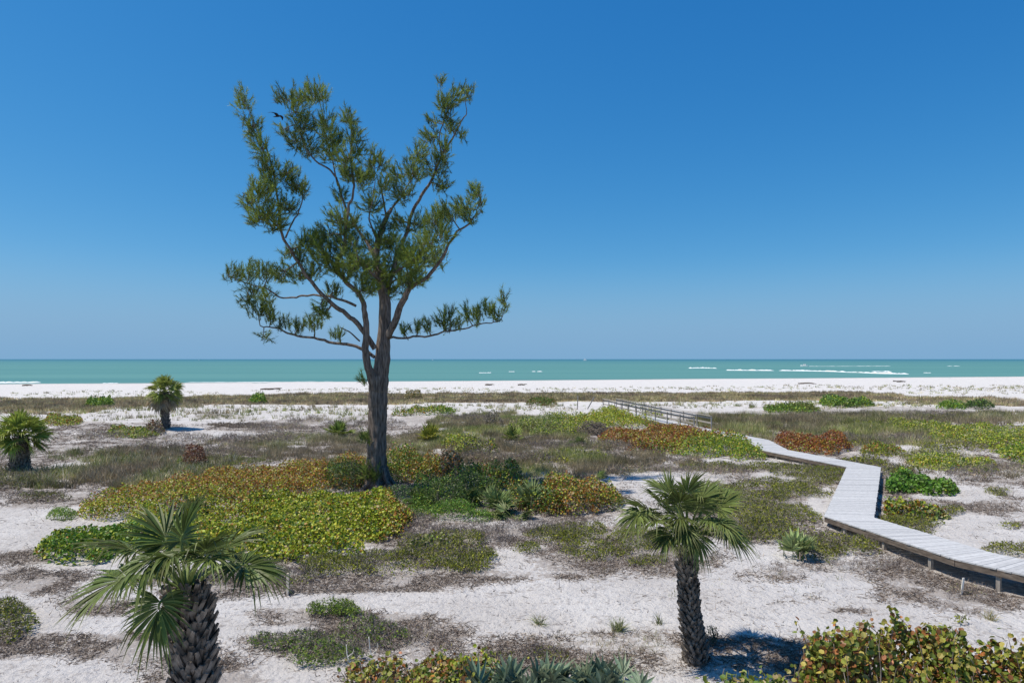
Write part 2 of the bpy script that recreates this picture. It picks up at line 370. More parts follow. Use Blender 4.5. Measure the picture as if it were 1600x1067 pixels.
def foam(pts, width, height, name, label):
    """a line of breaking water: a low broken ridge on the sea; pts in picture x,y give its line on the water"""
    P = []
    for px, py in pts:
        D = (CAMZ+.1)*F/(py-HY); P.append(((px-HX)*D/F, D))
    P = smooth_path(np.array(P), 26); mb = MB()
    n = len(P); s = np.arange(n)
    seed = int(abs(P[0][0])) % 50
    prof = [(-.5, -.1), (-.35, .35), (0, 1), (.2, .5), (.5, -.1)]
    run = []
    def flush():
        if len(run) < 3: run.clear(); return
        k = len(prof); V = []
        for q, (i, a) in enumerate(run):
            e = min(1, q/2, (len(run)-1-q)/2) if len(run) > 4 else .6
            hh = height*(.05+.75*a)*max(e, .05); ww = width*(.3+.9*a)*max(e, .1)
            for (o_, z_) in prof: V.append((P[i][0], P[i][1]+o_*ww, -.12+z_*hh))
        f = [(i*k+j, (i+1)*k+j, (i+1)*k+j+1, i*k+j+1) for i in range(len(run)-1) for j in range(k-1)]
        mb.add(V, f, (.8, .8, .8), True); run.clear()
    for i in range(n):
        a = float(noise(i*.3, 0, seed+3)*.5+noise(i*.9, 0, seed+7)*.5)
        if a > .16 or (len(pts) > 3 and a > .12): run.append((i, a))
        else: flush()
    flush()
    if mb.n: 
        c = P[n//2]; tag(build(mb, name, M_FOAM, None, (c[0], c[1], -.12)), label, None, None, 'stuff')
foam([(-80,598.5),(0,598),(64,597.6)], 3.0, .55, 'breaking_wave', 'white wave breaking at the far left of the beach')
foam([(160,598.8),(185,598.6)], 1.2, .2, 'breaking_wave', 'faint thin wave on the shore left of the small palm')
foam([(290,597),(400,596.8),(520,595.8)], .8, .14, 'breaking_wave', 'thin shore break between the small palm and the tall tree')
foam([(1076,575.3),(1098,575),(1120,575.6)], 9, .9, 'breaking_wave', 'short white breaker out at sea left of the longest breaker')
foam([(1135,578.5),(1165,578.7),(1240,579.3),(1300,580.5),(1330,582),(1372,583.5),(1417,584.3)], 9, .95, 'breaking_wave', 'longest white breaker running over the sandbar')
foam([(1362,580.6),(1392,580.8)], 7, .7, 'breaking_wave', 'short breaker just above the right end of the longest breaker')
foam([(748,582.6),(768,582.4)], 4, .35, 'breaking_wave', 'small breaker on open water right of the tall tree')
foam([(830,580.5),(848,580.5)], 5, .45, 'breaking_wave', 'small bright breaker right of the middle of the sea')
foam([(795,580.7),(800,580.7),(804,580.7)], 4, .4, 'breaking_wave', 'tiny fleck of foam between two small breakers')
foam([(1262,572.3),(1300,572.2),(1345,572.0),(1392,571.9)], 5, .30, 'boat_wake', 'long thin white wake trailing the small motorboat')
foam([(1480,571.9),(1500,571.9)], 6, .35, 'breaking_wave', 'small breaker far out at right below the horizon')
foam([(1444,582.5),(1454,582.5)], 3, .3, 'breaking_wave', 'tiny foam fleck near the right shore')

def boat(px, py, L, label, cabin=1, yaw=0.0, dark=False):
    D = (CAMZ+.12)*F/(py-HY); x = (px-HX)*D/F
    t = thing('boat', (x, D, -.12), label, 'boat', None)
    H = L*.14; W = L*.28; mb = MB()
    st = [(-.5, .8, 1.0), (-.2, 1, 1.0), (.15, .95, 1.1), (.38, .55, 1.3), (.5, .03, 1.5)]
    V = []
    for s, b_, h in st:
        for (q, z) in ((-1, 1), (-.75, 0), (.75, 0), (1, 1)): V.append((s*L, q*b_*W/2, H*(h*z if z else -.2)))
    f = [(i*4+j, i*4+4+j, i*4+5+j, i*4+j+1) for i in range(4) for j in range(3)]+[(i*4+3, i*4+7, i*4+4, i*4) for i in range(4)]+[(0, 1, 2, 3)]
    mb.add(V, f, (.8, .8, .8)); hull = build(mb, 'hull', M_WHITE, t)
    mb = MB(); boxq(mb, (-.02*L, 0, H*1.6), (L*.17, 0, 0), (0, W*.33, 0), (0, 0, H*.6)); build(mb, 'cabin', M_WHITE, t)
    mb = MB(); boxq(mb, (0*L, 0, H*1.8), (L*.12, 0, 0), (0, W*.335, 0), (0, 0, H*.14)); build(mb, 'window', M_GLASS, t)
    if cabin > 1:
        mb = MB(); boxq(mb, (-.05*L, 0, H*2.9), (L*.12, 0, 0), (0, W*.3, 0), (0, 0, H*.08))
        for sx in (-1, 1):
            for sy in (-1, 1): boxq(mb, (-.05*L+sx*L*.11, sy*W*.28, H*2.5), (L*.006, 0, 0), (0, L*.006, 0), (0, 0, H*.33))
        build(mb, 'canopy', M_WHITE, t)
        mb = MB(); tube(mb, [(-.05*L, 0, H*2.9), (-.07*L, 0, H*4.6)], L*.006, 5); build(mb, 'mast', M_WHITE, t)
    t.rotation_euler[2] = yaw
boat(914, 563.2, 18, 'white cabin cruiser on the horizon right of the tall tree', 2, -.8)
boat(1257, 572.4, 6.5, 'small white motorboat speeding ahead of its long wake', 1, 2.4)
boat(676, 562.6, 12, 'distant pale boat on the horizon just right of the tree trunk', 2, 2.3)
boat(311, 562.6, 10, 'tiny distant boat on the horizon above the small palm', 2, 1.2)

# ------------------------------------------------------------------ the tall casuarina
def tree():
    D0 = ground(592, 764)[1]; bx, by, bz = ground(592, 762)
    D0 = by
    t = thing('pine_tree', (bx, by, bz), 'very tall pine tree with forked trunk and feathery crown above the scrub', 'tree')
    org = (bx, by, bz)
    def P(p): q = at(p[0], p[1], D0+p[2]); return np.array([*q, p[3]*(D0+p[2])/F])
    limbs = {
     'trunk': [(587,778,0,26),(588,764,0,20),(587,750,0,16.5),(587.5,735,0,15),(589,700,0,14.5),(590.5,660,0,14.8),(591,620,0,15),(592,600,0,15),(597,570,0,12),(599,530,.1,10.5),(601,475,.2,8.5),(592,430,.4,6.5),(588,400,.5,5),(592,372,.7,4.2),(604,340,.9,3.4),(612,326,1,2.8)],
     'a': [(588,640,-.2,9),(583,600,-.35,10.5),(575,570,-.5,9),(571,540,-.55,8),(571,500,-.6,7),(569,478,-.7,6),(556,455,-.9,5.2),(538,436,-1.1,4.8),(528,412,-1.2,4.3),(536,385,-1.3,4),(541,355,-1.3,3.6),(543,326,-1.3,3.2),(552,304,-1.2,2.6),(548,259,-1.1,2.2),(550,215,-1,1.5),(547,178,-.9,.8)],
     'b': [(606,525,0,8.5),(618,500,-.2,8),(632,468,-.5,7.3),(640,452,-.7,6),(660,440,-1,4.5),(686,415,-1.3,3.8),(700,386,-1.5,3.2),(713,364,-1.7,2.6),(735,348,-1.9,1.9),(748,325,-2.1,1),(752,305,-2.1,.6)],
     'c': [(602,480,.3,6),(612,430,.8,5.2),(625,392,1.2,4.6),(637,357,1.5,4.2),(650,322,1.7,3.8),(668,291,1.8,3.2),(690,247,1.9,2.6),(709,211,2,2),(722,188,2.1,1.5),(731,172,2.2,.9)],
     'd': [(586,545,-.2,6.5),(564,513,-.4,5.8),(540,490,-.7,5.2),(513,470,-1,4.8),(484,437,-1.3,4.2),(466,408,-1.5,3.8),(448,381,-1.7,3.3),(438,355,-1.8,2.9),(432,307,-1.8,2.3),(426,262,-1.8,1.8),(404,209,-1.8,1.3),(382,155,-1.7,.6)],
     'e': [(586,405,.3,4),(572,377,.6,3.6),(554,350,.9,3.2),(541,325,1.1,2.8),(528,291,1.2,2.6),(517,268,1.3,2.3),(489,247,1.4,2),(468,210,1.5,1.6),(457,172,1.5,1),(466,152,1.5,.6)],
     'f': [(556,478,-.5,3.4),(532,467,-.3,3),(500,463,.2,2.6),(472,462,.5,2.3),(442,464,.8,2),(418,452,1,1.7),(398,446,1.1,1.4),(352,430,1.3,.7)],
     'g': [(585,558,.1,4),(562,543,.3,4),(530,537,.6,3.4),(502,531,.9,3.1),(461,522,1.2,2.6),(430,513,1.5,2),(405,508,1.6,1.2)],
     'h': [(600,535,.2,4),(612,528,.1,2.8),(640,526,-.4,2.5),(667,524,-.8,2.4),(700,518,-1.3,2),(723,512,-1.6,1.8),(755,508,-2,1.5),(779,501,-2.2,1.2),(789,478,-2.3,.8),(789,462,-2.3,.5)],
     'i': [(446,372,-1.7,2.2),(458,345,-1.5,1.9),(470,322,-1.3,1.5),(474,292,-1.2,.9)],
     'j': [(438,358,-1.8,2),(416,336,-2.2,1.6),(398,318,-2.5,1.1),(380,300,-2.7,.6)],
     'k': [(604,342,.9,2.4),(598,306,.7,2),(588,282,.6,1.4)],
     'l': [(592,385,.6,2.4),(582,355,.2,2),(577,332,0,1.5),(586,290,0,1),(585,248,0,.6)],
     'm': [(612,326,1,2.4),(628,305,1,1.9),(640,280,1,1.3),(652,235,1,.7)],
     'n': [(690,247,1.9,1.8),(686,215,1.6,1.5),(694,185,1.5,1.2),(690,158,1.5,.8),(688,130,1.5,.4)],
     'o': [(562,533,-.2,2),(545,518,-.5,1.6),(532,509,-.7,1)],
     'p': [(528,291,1.2,2),(518,250,.9,1.6),(508,210,.7,1.1),(498,150,.6,.5)],
     'q': [(610,430,.7,3),(640,410,-.6,2.4),(668,392,-1.6,1.6),(684,370,-2,.8)],
     'r': [(596,440,0,3),(580,425,-1.5,2.4),(560,400,-2.2,1.7),(548,380,-2.5,.8)],
     's': [(598,455,.4,3),(615,440,1.8,2.2),(650,420,2.8,1.4),(672,405,3.2,.7)]}
    samp = []
    for k, L in limbs.items():
        Q = smooth_path([P(p) for p in L], 6 if k != 'trunk' else 8)
        # small natural wobble
        n = len(Q); wv = np.stack([fbm(np.arange(n)*.35, 0*np.arange(n)+q*7, 60+ord(k[0])+q, 2)-.5 for q in range(3)], 1)
        wv[:2] = 0; Q[:, :3] += wv*(.17 if k != 'trunk' else .04)*np.clip(np.arange(n)/10, 0, 1)[:, None]
        if k == 'trunk': Q[:, 3] *= 1.0
        Q[:, 3] *= (.96 if k == 'trunk' else .64)*(1+.14*(noise(np.arange(n)*.5, 0*np.arange(n), 90+len(k)+ord(k[0]))-.5))
        mb = MB(); tube(mb, Q[:, :3], Q[:, 3], 36 if k == 'trunk' else (20 if k in 'abcd' else 9), (.5, .5, .5), .11 if k == 'trunk' else (.09 if k in 'abcd' else .05), ord(k[0]))
        build(mb, 'trunk' if k == 'trunk' else 'branch', M_BARK, t, org)
        if k == 'trunk': Q = Q[int(n*.55):]
        samp.append(Q[int(len(Q)*.15):])
    S = np.vstack(samp)
    spx, spy = project(S[:, 0], S[:, 1], S[:, 2])
    # root flare
    mb = MB()
    for a in np.linspace(0, 2*np.pi, 8)[:-1]:
        a += .3; d = np.array([math.cos(a), math.sin(a), 0])
        pts = [np.array(org)+d*.28+(0, 0, .95), np.array(org)+d*.5+(0, 0, .38), np.array(org)+d*.85+(0, 0, .08), np.array(org)+d*1.25+(0, 0, -.12)]
        tube(mb, smooth_path(pts, 4), np.linspace(.16, .05, 13), 8, (.5, .5, .5), .1, 3)
    build(mb, 'root_flare', M_BARK, t, org)
    B = [(381,160,11,18),(392,198,14,20),(408,232,12,18),(418,262,14,16),(424,285,12,14),
     (445,152,17,11),(470,150,20,13),(492,143,18,14),(503,150,9,9),(465,175,14,16),(477,200,19,20),(460,222,14,14),(482,235,19,14),(440,205,9,9),
     (510,186,13,14),(516,215,17,18),(545,185,11,14),(553,210,12,16),(542,250,18,18),(512,240,12,14),(560,236,11,14),(528,228,12,12),
     (448,268,18,12),(462,288,18,12),(410,300,22,18),(392,318,14,13),(420,335,22,15),(450,325,18,14),(473,300,8,12),(402,345,14,9),(430,352,18,10),
     (482,375,18,16),(505,366,14,10),(500,392,22,20),(540,382,24,22),(530,342,16,18),(533,308,13,12),(567,282,18,16),(546,272,14,14),(578,262,10,12),(585,242,7,14),(598,256,10,12),
     (602,292,13,16),(580,320,18,18),(620,272,12,14),(630,300,17,18),(645,268,17,20),(655,240,14,16),(672,214,13,15),(692,236,14,18),(680,262,18,18),(690,290,13,12),
     (700,182,13,13),(715,150,15,13),(731,144,9,9),(690,128,9,6),(705,202,13,11),(722,210,7,9),(690,158,8,12),(675,190,8,10),(703,165,12,12),
     (600,355,16,15),(622,345,13,14),(652,350,18,16),(680,342,16,18),(702,332,18,15),(725,325,16,14),(743,305,9,15),(736,340,12,8),(690,366,18,13),(752,318,6,12),
     (560,410,26,20),(590,422,26,22),(620,402,28,20),(650,402,28,20),(680,402,18,18),(642,430,28,16),(612,452,22,13),(540,425,18,14),(570,448,18,16),(520,412,15,14),(548,350,14,16),(665,378,18,14),(610,378,18,14),(585,380,16,16),
     (365,430,16,12),(390,425,15,13),(415,425,17,14),(440,425,14,14),(465,430,16,12),(490,425,13,12),(395,455,18,11),(385,472,12,9),(402,485,14,12),(420,490,15,14),(440,505,13,8),(412,527,9,8),(415,466,14,10),(465,510,16,8),(490,505,13,10),(505,490,12,10),(528,524,14,6),(500,478,10,8),(520,455,12,10),(470,400,12,12),(450,395,10,10),
     (632,516,8,7),(650,512,9,8),(667,510,9,8),(690,500,11,11),(702,490,8,8),(715,504,9,9),(727,490,7,12),(745,492,11,14),(765,482,10,12),(776,492,8,9),(787,470,6,15),(640,440,20,10),
     (567,592,6,5),(570,686,6,9),(574,738,10,11),(700,512,8,6),(586,744,8,10)]
    tw = MB(); nd = MB()
    for (cx, cy, rx, ry) in B:
        d2 = (spx-cx)**2+(spy-cy)**2; j = int(np.argmin(d2+RNG.uniform(0, 60, len(d2)))); root = S[j]
        low = cy > 560
        if low: root = np.array([*at(588, cy+4, D0-.35), .05])
        dep = root[1]+(RNG.uniform(-1, 1)*max(rx, ry)*.028 if not low else -.1)
        c = at(cx, cy, dep)
        dirb = c-root[:3]; ln = np.linalg.norm(dirb)
        if ln > .1:
            mid = (root[:3]+c)/2+RNG.normal(size=3)*.06*ln
            q = smooth_path([root[:3], mid, c], 4); tube(tw, q, np.linspace(min(root[3]*.6, .05)+.01, .014, len(q)), 5)
        nt_ = int(max(7, rx*ry*((.18+.03*(cy > 360 and 470 < cx < 700)) if not low else .3)))
        rr = np.cbrt(RNG.uniform(0, 1, nt_)); th = RNG.normal(size=(nt_, 3)); th = nrm(th)
        off = th*rr[:, None]*np.array([rx, (rx+ry)*.62, ry])[None]*RNG.uniform(.8, 1.4, (nt_, 1))
        pos = c+off*(dep/F)
        out = nrm(pos-root[:3]*.6-c*.4+np.array([0, 0, .15]))
        # short sprig with needles along it
        dsp = nrm(out*.8+np.array([0, 0, .75])+RNG.normal(size=(nt_, 3))*.38)
        sl_ = RNG.uniform(.25, .75, nt_)[:, None]
        st0 = pos-dsp*sl_*.5
        for i in range(nt_):
            if RNG.uniform() < .35:
                a0 = root[:3]+(c-root[:3])*RNG.uniform(.45, 1.0)
                tube(tw, smooth_path([a0, (a0+st0[i])/2+RNG.normal(size=3)*.04, pos[i]], 2), np.linspace(.014, .006, 5), 3, cap=False)
        K = 38
        u = RNG.uniform(0, 1, (nt_, K))[:, :, None]
        p = (st0[:, None, :]+dsp[:, None, :]*sl_[:, None, :]*u).reshape(-1, 3)
        dd = (dsp[:, None, :]*1.0+RNG.normal(size=(nt_, K, 3))*.42).reshape(-1, 3)
        g = RNG.uniform(0, 1, (nt_, 1))*np.ones((nt_, K)); g = g.reshape(-1, 1)
        blob = RNG.uniform(-.15, .25)
        inner = 1 if (540 < cx < 700 and 370 < cy < 460) else 0
        gg = np.clip(g+blob+inner*.25, 0, 1)
        ca = np.array([.058, .105, .034]); cb = np.array([.29, .36, .06])
        col = ca*(1-gg)+cb*gg; col = col*RNG.uniform(.75, 1.25, (len(col), 1))
        # some brown old needles
        br = RNG.uniform(0, 1, len(col)) < .08; col[br] = (.16, .12, .07)
        add_blades(nd, p, dd, RNG.uniform(.13, .32, len(p)), .020, col, .10)
    build(nd, 'crown', M_NEEDLE, t, org); build(tw, 'twigs', M_TWIG, t, org)
tree()

# ------------------------------------------------------------------ fan palms and palmettos
def frond_mesh(hub, has, tip, Rb, n=48, droop=.35, fold=.32, base=(.105, .135, .033), pet=.018, spread=122, stiff=False, dead=False, wild=.15):
    """costapalmate fan: returns (blade, petiole) mesh builders, world coordinates"""
    hub, has, tip = map(lambda q: np.array(q, float), (hub, has, tip))
    d = tip-has; d /= np.linalg.norm(d)
    outw = has-hub; outw = outw/(np.linalg.norm(outw)+1e-6)
    n0 = np.array([0, 0, 1.])*.9+outw*.35+RNG.normal(size=3)*wild
    nn = n0-d*(n0@d); nn /= np.linalg.norm(nn); s = np.cross(d, nn)
    mb = MB(); A = np.radians(np.linspace(-spread, spread, n)); dA = A[1]-A[0]
    ts = np.array([0.03, .3, .52, .72, .88, 1.0]); wf = np.array([.03, .34, .40, .28, .15, .01])*(.72 if stiff else 1)
    for a in A:
        a2 = a+RNG.normal()*.03; nk = RNG.normal()*.07
        L = Rb*(.80+.20*math.cos(a2))*RNG.uniform(.9, 1.06)
        dr = d*math.cos(a2)+s*math.sin(a2)+nn*(fold*(abs(math.sin(a2))-.15)+nk)
        dr /= np.linalg.norm(dr)
        sd = -d*math.sin(a2)+s*math.cos(a2)
        root = has+d*Rb*.16*max(0, math.cos(a2))
        dk = droop*RNG.uniform(.15, .85)*(1 if not stiff else .3)
        kink = RNG.uniform() < .18
        V = []
        for tt, wq in zip(ts, wf):
            c = root+dr*L*tt; c = c-np.array([0, 0, 1.])*dk*L*(max(0, tt-.25)**2)*1.3
            c = c+(-nn)*(.16*L*tt*tt)
            if kink and tt > .7: c = c-np.array([0, 0, 1.])*L*(tt-.7)*.8
            wdt = wq*L*dA*1.05*(.75 if tt > .55 else 1)
            V += [c-sd*wdt/1, c-nn*wdt*.55, c+sd*wdt/1]
        k = len(ts); f = []
        for i in range(k-1):
            b = i*3; f += [(b, b+1, b+4, b+3), (b+1, b+2, b+5, b+4)]
        cc = np.array(base)*RNG.uniform(.55, 1.6)+np.array([.03, .02, 0])*RNG.uniform(0, 1)
        C = np.tile(cc, (len(f), 1)); C[-4:] = C[-4:]*.75+np.array([.25, .21, .10])*(.22 if not dead else .5)
        mb.add(V, f, C)
    mid = (hub+has)/2+np.array([0, 0, .12])*np.linalg.norm(has-hub)
    pb = MB(); q = smooth_path([hub, mid, has, has+d*Rb*.15], 4)
    pc = (.20, .25, .07) if not dead else (.25, .20, .13)
    tube(pb, q, np.linspace(pet*1.5, pet*.55, len(q)), 6, pc)
    return mb, pb
def palm_trunk(t, pts, rad, nb, seed, org, blen=.30):
    P = smooth_path(pts, 6); rr = np.interp(np.linspace(0, 1, len(P)), np.linspace(0, 1, len(rad)), rad)
    mb = MB(); tube(mb, P, rr*.78, 18, (.5, .5, .5), .04, seed)
    build(mb, 'trunk', M_BOOT, t, org)
    mb = MB(); n = len(P)
    for k in range(nb):
        u = (k+.3)/nb*.99; fi = u*(n-1); i = int(fi); fr = fi-i; i2 = min(i+1, n-1)
        c = P[i]*(1-fr)+P[i2]*fr; r = rr[i]*(1-fr)+rr[i2]*fr; T = nrm(P[i2]-P[max(i-1, 0)])
        a = k*2.39996+RNG.normal()*.08
        e1 = nrm(np.cross(T, [0, 1, 0.01])); e2 = np.cross(T, e1)
        o_ = e1*math.cos(a)+e2*math.sin(a); lat = np.cross(T, o_)
        up = RNG.uniform(.8, 1.15)
        for sg in (-1, 1):
            L = blen*RNG.uniform(.75, 1.2); w0 = .055*r/.26; w1 = .022
            b0 = c+o_*r*.72-T*.05; dr = nrm(T*up+lat*sg*.42+o_*RNG.uniform(.22, .6)); b1 = b0+dr*L
            b1 = b1+o_*RNG.uniform(0, .04)
            sdv = nrm(np.cross(dr, o_)); th = nrm(np.cross(sdv, dr))
            V = []
            for (q, ww, tt) in ((b0, w0, .022), ((b0+b1)/2+o_*.012, w0*.85, .018), (b1, w1, .008)):
                V += [q-sdv*ww-th*tt, q+sdv*ww-th*tt, q+sdv*ww+th*tt, q-sdv*ww+th*tt]
            f = []
            for z in (0, 4): f += [(z, z+1, z+5, z+4), (z+1, z+2, z+6, z+5), (z+2, z+3, z+7, z+6), (z+3, z, z+4, z+7)]
            f += [(8, 9, 10, 11)]; mb.add(V, f)
    build(mb, 'leaf_boots', M_BOOT, t, org)
def palm(label, hub, pts, rad, nb, fronds, seed, petiole=True, dead=(), blen=.3, base=(.095, .135, .036)):
    org = tuple(pts[0]); t = thing('palm_tree', org, label, 'palm')
    palm_trunk(t, pts, rad, nb, seed, org, blen)
    for fr in fronds:
        bb = np.array(base)*RNG.uniform(.8, 1.2)
        mb, pb = frond_mesh(hub, *fr[:3], droop=fr[3], base=bb, **(fr[4] if len(fr) > 4 else {}))
        f = build(mb, 'frond', M_FROND, t, org); pq = pb.mesh('petiole', M_FROND, org); po = link('petiole', pq, f)
    for fr in dead:
        mb, pb = frond_mesh(hub, *fr[:3], droop=fr[3], base=(.40, .33, .24), dead=True, **(fr[4] if len(fr) > 4 else {}))
        f = build(mb, 'dead_frond', M_FROND, t, org); link('petiole', pb.mesh('petiole', M_FROND, org), f)
    return t
# near left palm
DL = 8.3
def L_(x, y, dd=0): return at(x, y, DL+dd)
hubL = L_(290, 925)
g0 = float(terrain(L_(300, 1000)[0], DL))
fl = [  # hastula, tip, radius, droop
 (L_(251,940,-.55), L_(235,1000,-.75), .62, .30), (L_(200,900,-.2), L_(125,935,-.45), .78, .35), (L_(213,862,.3), L_(150,835,.45), .80, .5),
 (L_(262,850,.4), L_(240,790,.7), .78, .25), (L_(283,845,.15), L_(300,785,.25), .66, .25), (L_(318,865,-.35), L_(340,825,-.6), .60, .45),
 (L_(378,882,-.15), L_(432,900,-.25), .66, .40), (L_(345,862,.4), L_(392,822,.8), .80, .5), (L_(355,880,.7), L_(420,865,1.2), .8, .55),
 (L_(240,872,-.5), L_(225,900,-.9), .60, .9), (L_(300,862,.9), L_(315,840,1.5), .75, .3), (L_(235,900,.6), L_(180,905,1.0), .75, .6), (L_(270,872,-.4), L_(255,858,-1.1), .62, .9), (L_(325,872,-.5), L_(345,885,-1.0), .5, .5)]
fl = [(h, t_, r_*.90, d_) for h, t_, r_, d_ in fl]
palm('large fan palm with rough dark trunk cut off by the bottom edge at left', hubL,
     [L_(305, 561+(CAMZ-g0+.1)*F/DL), L_(303,1150), L_(302,1067), L_(301,1010), L_(297,960), L_(291,930)], [.165, .165, .178, .172, .145, .10], 260, fl, 3)
# near right palm
gx, gy, gz = ground(1088, 1034); DR = gy
def R_(x, y, dd=0): return at(x, y, DR+dd)
hubR = R_(1075, 846)
fr_ = [(R_(1018,800,-.2), R_(978,775,-.3), .72, .35), (R_(1012,812,.4), R_(985,790,.8), .70, .5), (R_(1052,778,.2), R_(1040,742,.3), .62, .2), (R_(1072,775,-.3), R_(1085,735,-.5), .62, .25),
 (R_(1095,782,.3), R_(1112,745,.6), .66, .3), (R_(1122,795,0), R_(1150,765,0), .62, .35), (R_(1132,830,-.2), R_(1168,848,-.35), .66, .5), (R_(1048,832,-.6), R_(1032,856,-1.0), .55, .55),
 (R_(1088,835,-.6), R_(1095,872,-.95), .52, .7), (R_(1030,812,-.5), R_(1003,815,-.9), .60, .6), (R_(1105,812,-.5), R_(1135,822,-.9), .58, .6), (R_(1072,800,.8), R_(1072,785,1.5), .7, .3), (R_(1110,815,.7), R_(1135,810,1.2), .65, .6), (R_(1062,808,-.6), R_(1050,815,-1.2), .55, .6), (R_(1040,825,.6), R_(1015,832,1), .6, .6),
 (R_(1035,790,-.3), R_(1015,762,-.5), .6, .35), (R_(1062,790,-.4), R_(1060,760,-.7), .58, .3), (R_(1090,795,-.3), R_(1100,765,-.7), .6, .4), (R_(1115,780,.5), R_(1140,750,.9), .62, .3), (R_(1040,770,.6), R_(1020,745,1), .6, .3), (R_(1125,815,-.6), R_(1150,835,-1), .58, .7), (R_(1070,825,-.7), R_(1068,850,-1.1), .5, .7), (R_(1000,800,-.4), R_(982,820,-.7), .6, .6)]
palm('slim fan palm with shaggy trunk standing whole on the sand right of centre', hubR,
     [np.array((gx, gy, gz-.1)), R_(1083,990), R_(1077,940), R_(1074,895), R_(1075,860)], [.21, .17, .155, .15, .105], 230, fr_, 5, blen=.20, base=(.13, .17, .05))
# mid-left palm and far palm with skirts
def crown(hub, R0, n, lo, hi, rb, seed, dr=.45, kw={}):
    rg = np.random.default_rng(seed); out = []
    for k in range(n):
        az = k*2.39996+rg.normal()*.2; u = (k+.5)/n; el = math.radians(lo+(hi-lo)*u+rg.normal()*5)
        d = np.array([math.cos(az)*math.cos(el), math.sin(az)*math.cos(el), math.sin(el)])
        has = hub+d*R0*rg.uniform(.85, 1.1); el2 = el-math.radians(6)
        d2 = np.array([math.cos(az)*math.cos(el2), math.sin(az)*math.cos(el2), math.sin(el2)])
        out.append((has, has+d2, rb*rg.uniform(.85, 1.1), dr, kw))
    return out
x, y, z = ground(32, 737); hub = np.array((x, y, z+1.8))
palm('short stout fan palm at the left edge of the photo', hub, [np.array((x, y, z-.1)), np.array((x-.05, y, z+.7)), hub], [.5, .45, .3], 110, crown(hub, .72, 44, -28, 88, .78, 1, .4, dict(n=24, spread=90, wild=.5)), 8,
     dead=crown(hub+np.array((0, 0, -.1)), .6, 4, -75, -60, .6, 2, .4, dict(n=20)), blen=.3, base=(.29, .35, .07))
x, y, z = ground(259, 669); hub = np.array((x-.1, y, z+3.0))
palm('round headed fan palm with dead skirt standing against the beach at left', hub, [np.array((x, y, z-.1)), np.array((x-.05, y, z+1.5)), hub], [.34, .32, .25], 90, crown(hub, .72, 46, -45, 88, .80, 3, .45, dict(n=20, spread=85, wild=.6)), 9,
     dead=crown(hub+np.array((-.15, -.1, -.2)), .75, 22, -75, -15, .8, 4, .5, dict(n=18, wild=.6)), blen=.3, base=(.31, .36, .09))

def palmetto(px, py, Rb, n, label, base=(.10, .14, .04), reach=.5, lo=15, hi=80, group=None, nl=22, droop=.1, dead=0, name='palmetto', width=1.0, depth=0):
    x, y, z = ground(px, py); org = (x, y, z); t = thing(name, org, label, 'palmetto', group)
    mb = MB(); rg = np.random.default_rng(int(px*7+py))
    for k in range(n):
        h0 = np.array((x+rg.normal()*.12*width, y+rg.normal()*.12, z)); 
        if width > 1: h0 = np.array((x+rg.uniform(-1, 1)*.5*width, y+rg.uniform(-1, 1)*.4, z)); h0[2] = terrain(h0[0], h0[1])
        for (has, tip, rb, dr, kw) in [(None,)*5]:
            az = rg.uniform(0, 6.283); el = math.radians(rg.uniform(lo, hi)); d = np.array([math.cos(az)*math.cos(el), math.sin(az)*math.cos(el), math.sin(el)])
            has = h0+d*reach*rg.uniform(.6, 1.1); m, p = frond_mesh(h0, has, has+d, Rb*rg.uniform(.8, 1.2), n=max(9, int(nl*.62)), droop=droop, base=np.array(base)*rg.uniform(.9, 1.7), spread=75, pet=.008, stiff=True, fold=.1)
            for q in (m, p):
                off = mb.n
                for v in q.v: mb.v.append(v)
                for f, c, s_ in q.f: mb.f.append((f+off, c, s_))
                mb.n += q.n
    build(mb, 'fronds', M_FROND, t, org)
    if dead:
        mb = MB()
        for k in range(dead):
            az = rg.uniform(0, 6.283); d = np.array([math.cos(az), math.sin(az), .3]); p0 = np.array(org)+(0, 0, .08)
            q = smooth_path([p0, p0+d*.3+(0, 0, .15), p0+d*.65+(0, 0, -.12)], 4); tube(mb, q, .012, 4)
        build(mb, 'dead_stalks', M_TWIG, t, org)
    return t
palmetto(1250, 874, .52, 15, 'spiky green palmetto alone on open sand left of the low boardwalk', (.20, .25, .10), .30, 42, 88, None, 16, .05, 14)
palmetto(528, 682, .75, 20, 'green palmetto left of the tall tree trunk in grey grass', (.13, .17, .035), .55, 5, 85, None, 18, .15, 8)
palmetto(672, 688, .80, 20, 'yellow-green palmetto right of the tall tree trunk', (.22, .22, .04), .45, 15, 88, None, 18, .05, 6)
palmetto(735, 790, .55, 14, 'green palmetto in dark scrub right of the tree base', (.10, .14, .05), .45, 10, 80, None, 18)
palmetto(775, 800, .60, 18, 'pale green palmetto in front of dark scrub right of the tree', (.14, .19, .07), .5, 5, 80, None, 18, .3)
palmetto(835, 795, .60, 18, 'spiky palmetto between the dark scrub and the orange shrub', (.15, .19, .08), .5, 5, 80, None, 18, .25)
palmetto(868, 768, .5, 12, 'small palmetto behind the orange shrub in centre', (.12, .16, .06), .4, 10, 85, None, 18)
palmetto(800, 810, .5, 12, 'low palmetto at the front edge of the dark scrub', (.16, .20, .08), .4, 0, 70, None, 18, .3)
palmetto(655, 792, .55, 14, 'grassy green palmetto at the foot of the tall tree', (.11, .16, .05), .4, 10, 80, None, 18)
palmetto(800, 688, .6, 12, 'small green palmetto in the grey grass left of the yellow scrub', (.13, .16, .04), .4, 10, 85, None, 16)
palmetto(872, 1086, .46, 40, 'silvery blue saw palmetto at the bottom edge', (.12, .165, .11), .2, 30, 85, None, 16, .02, 0, 'palmetto', 3.0)
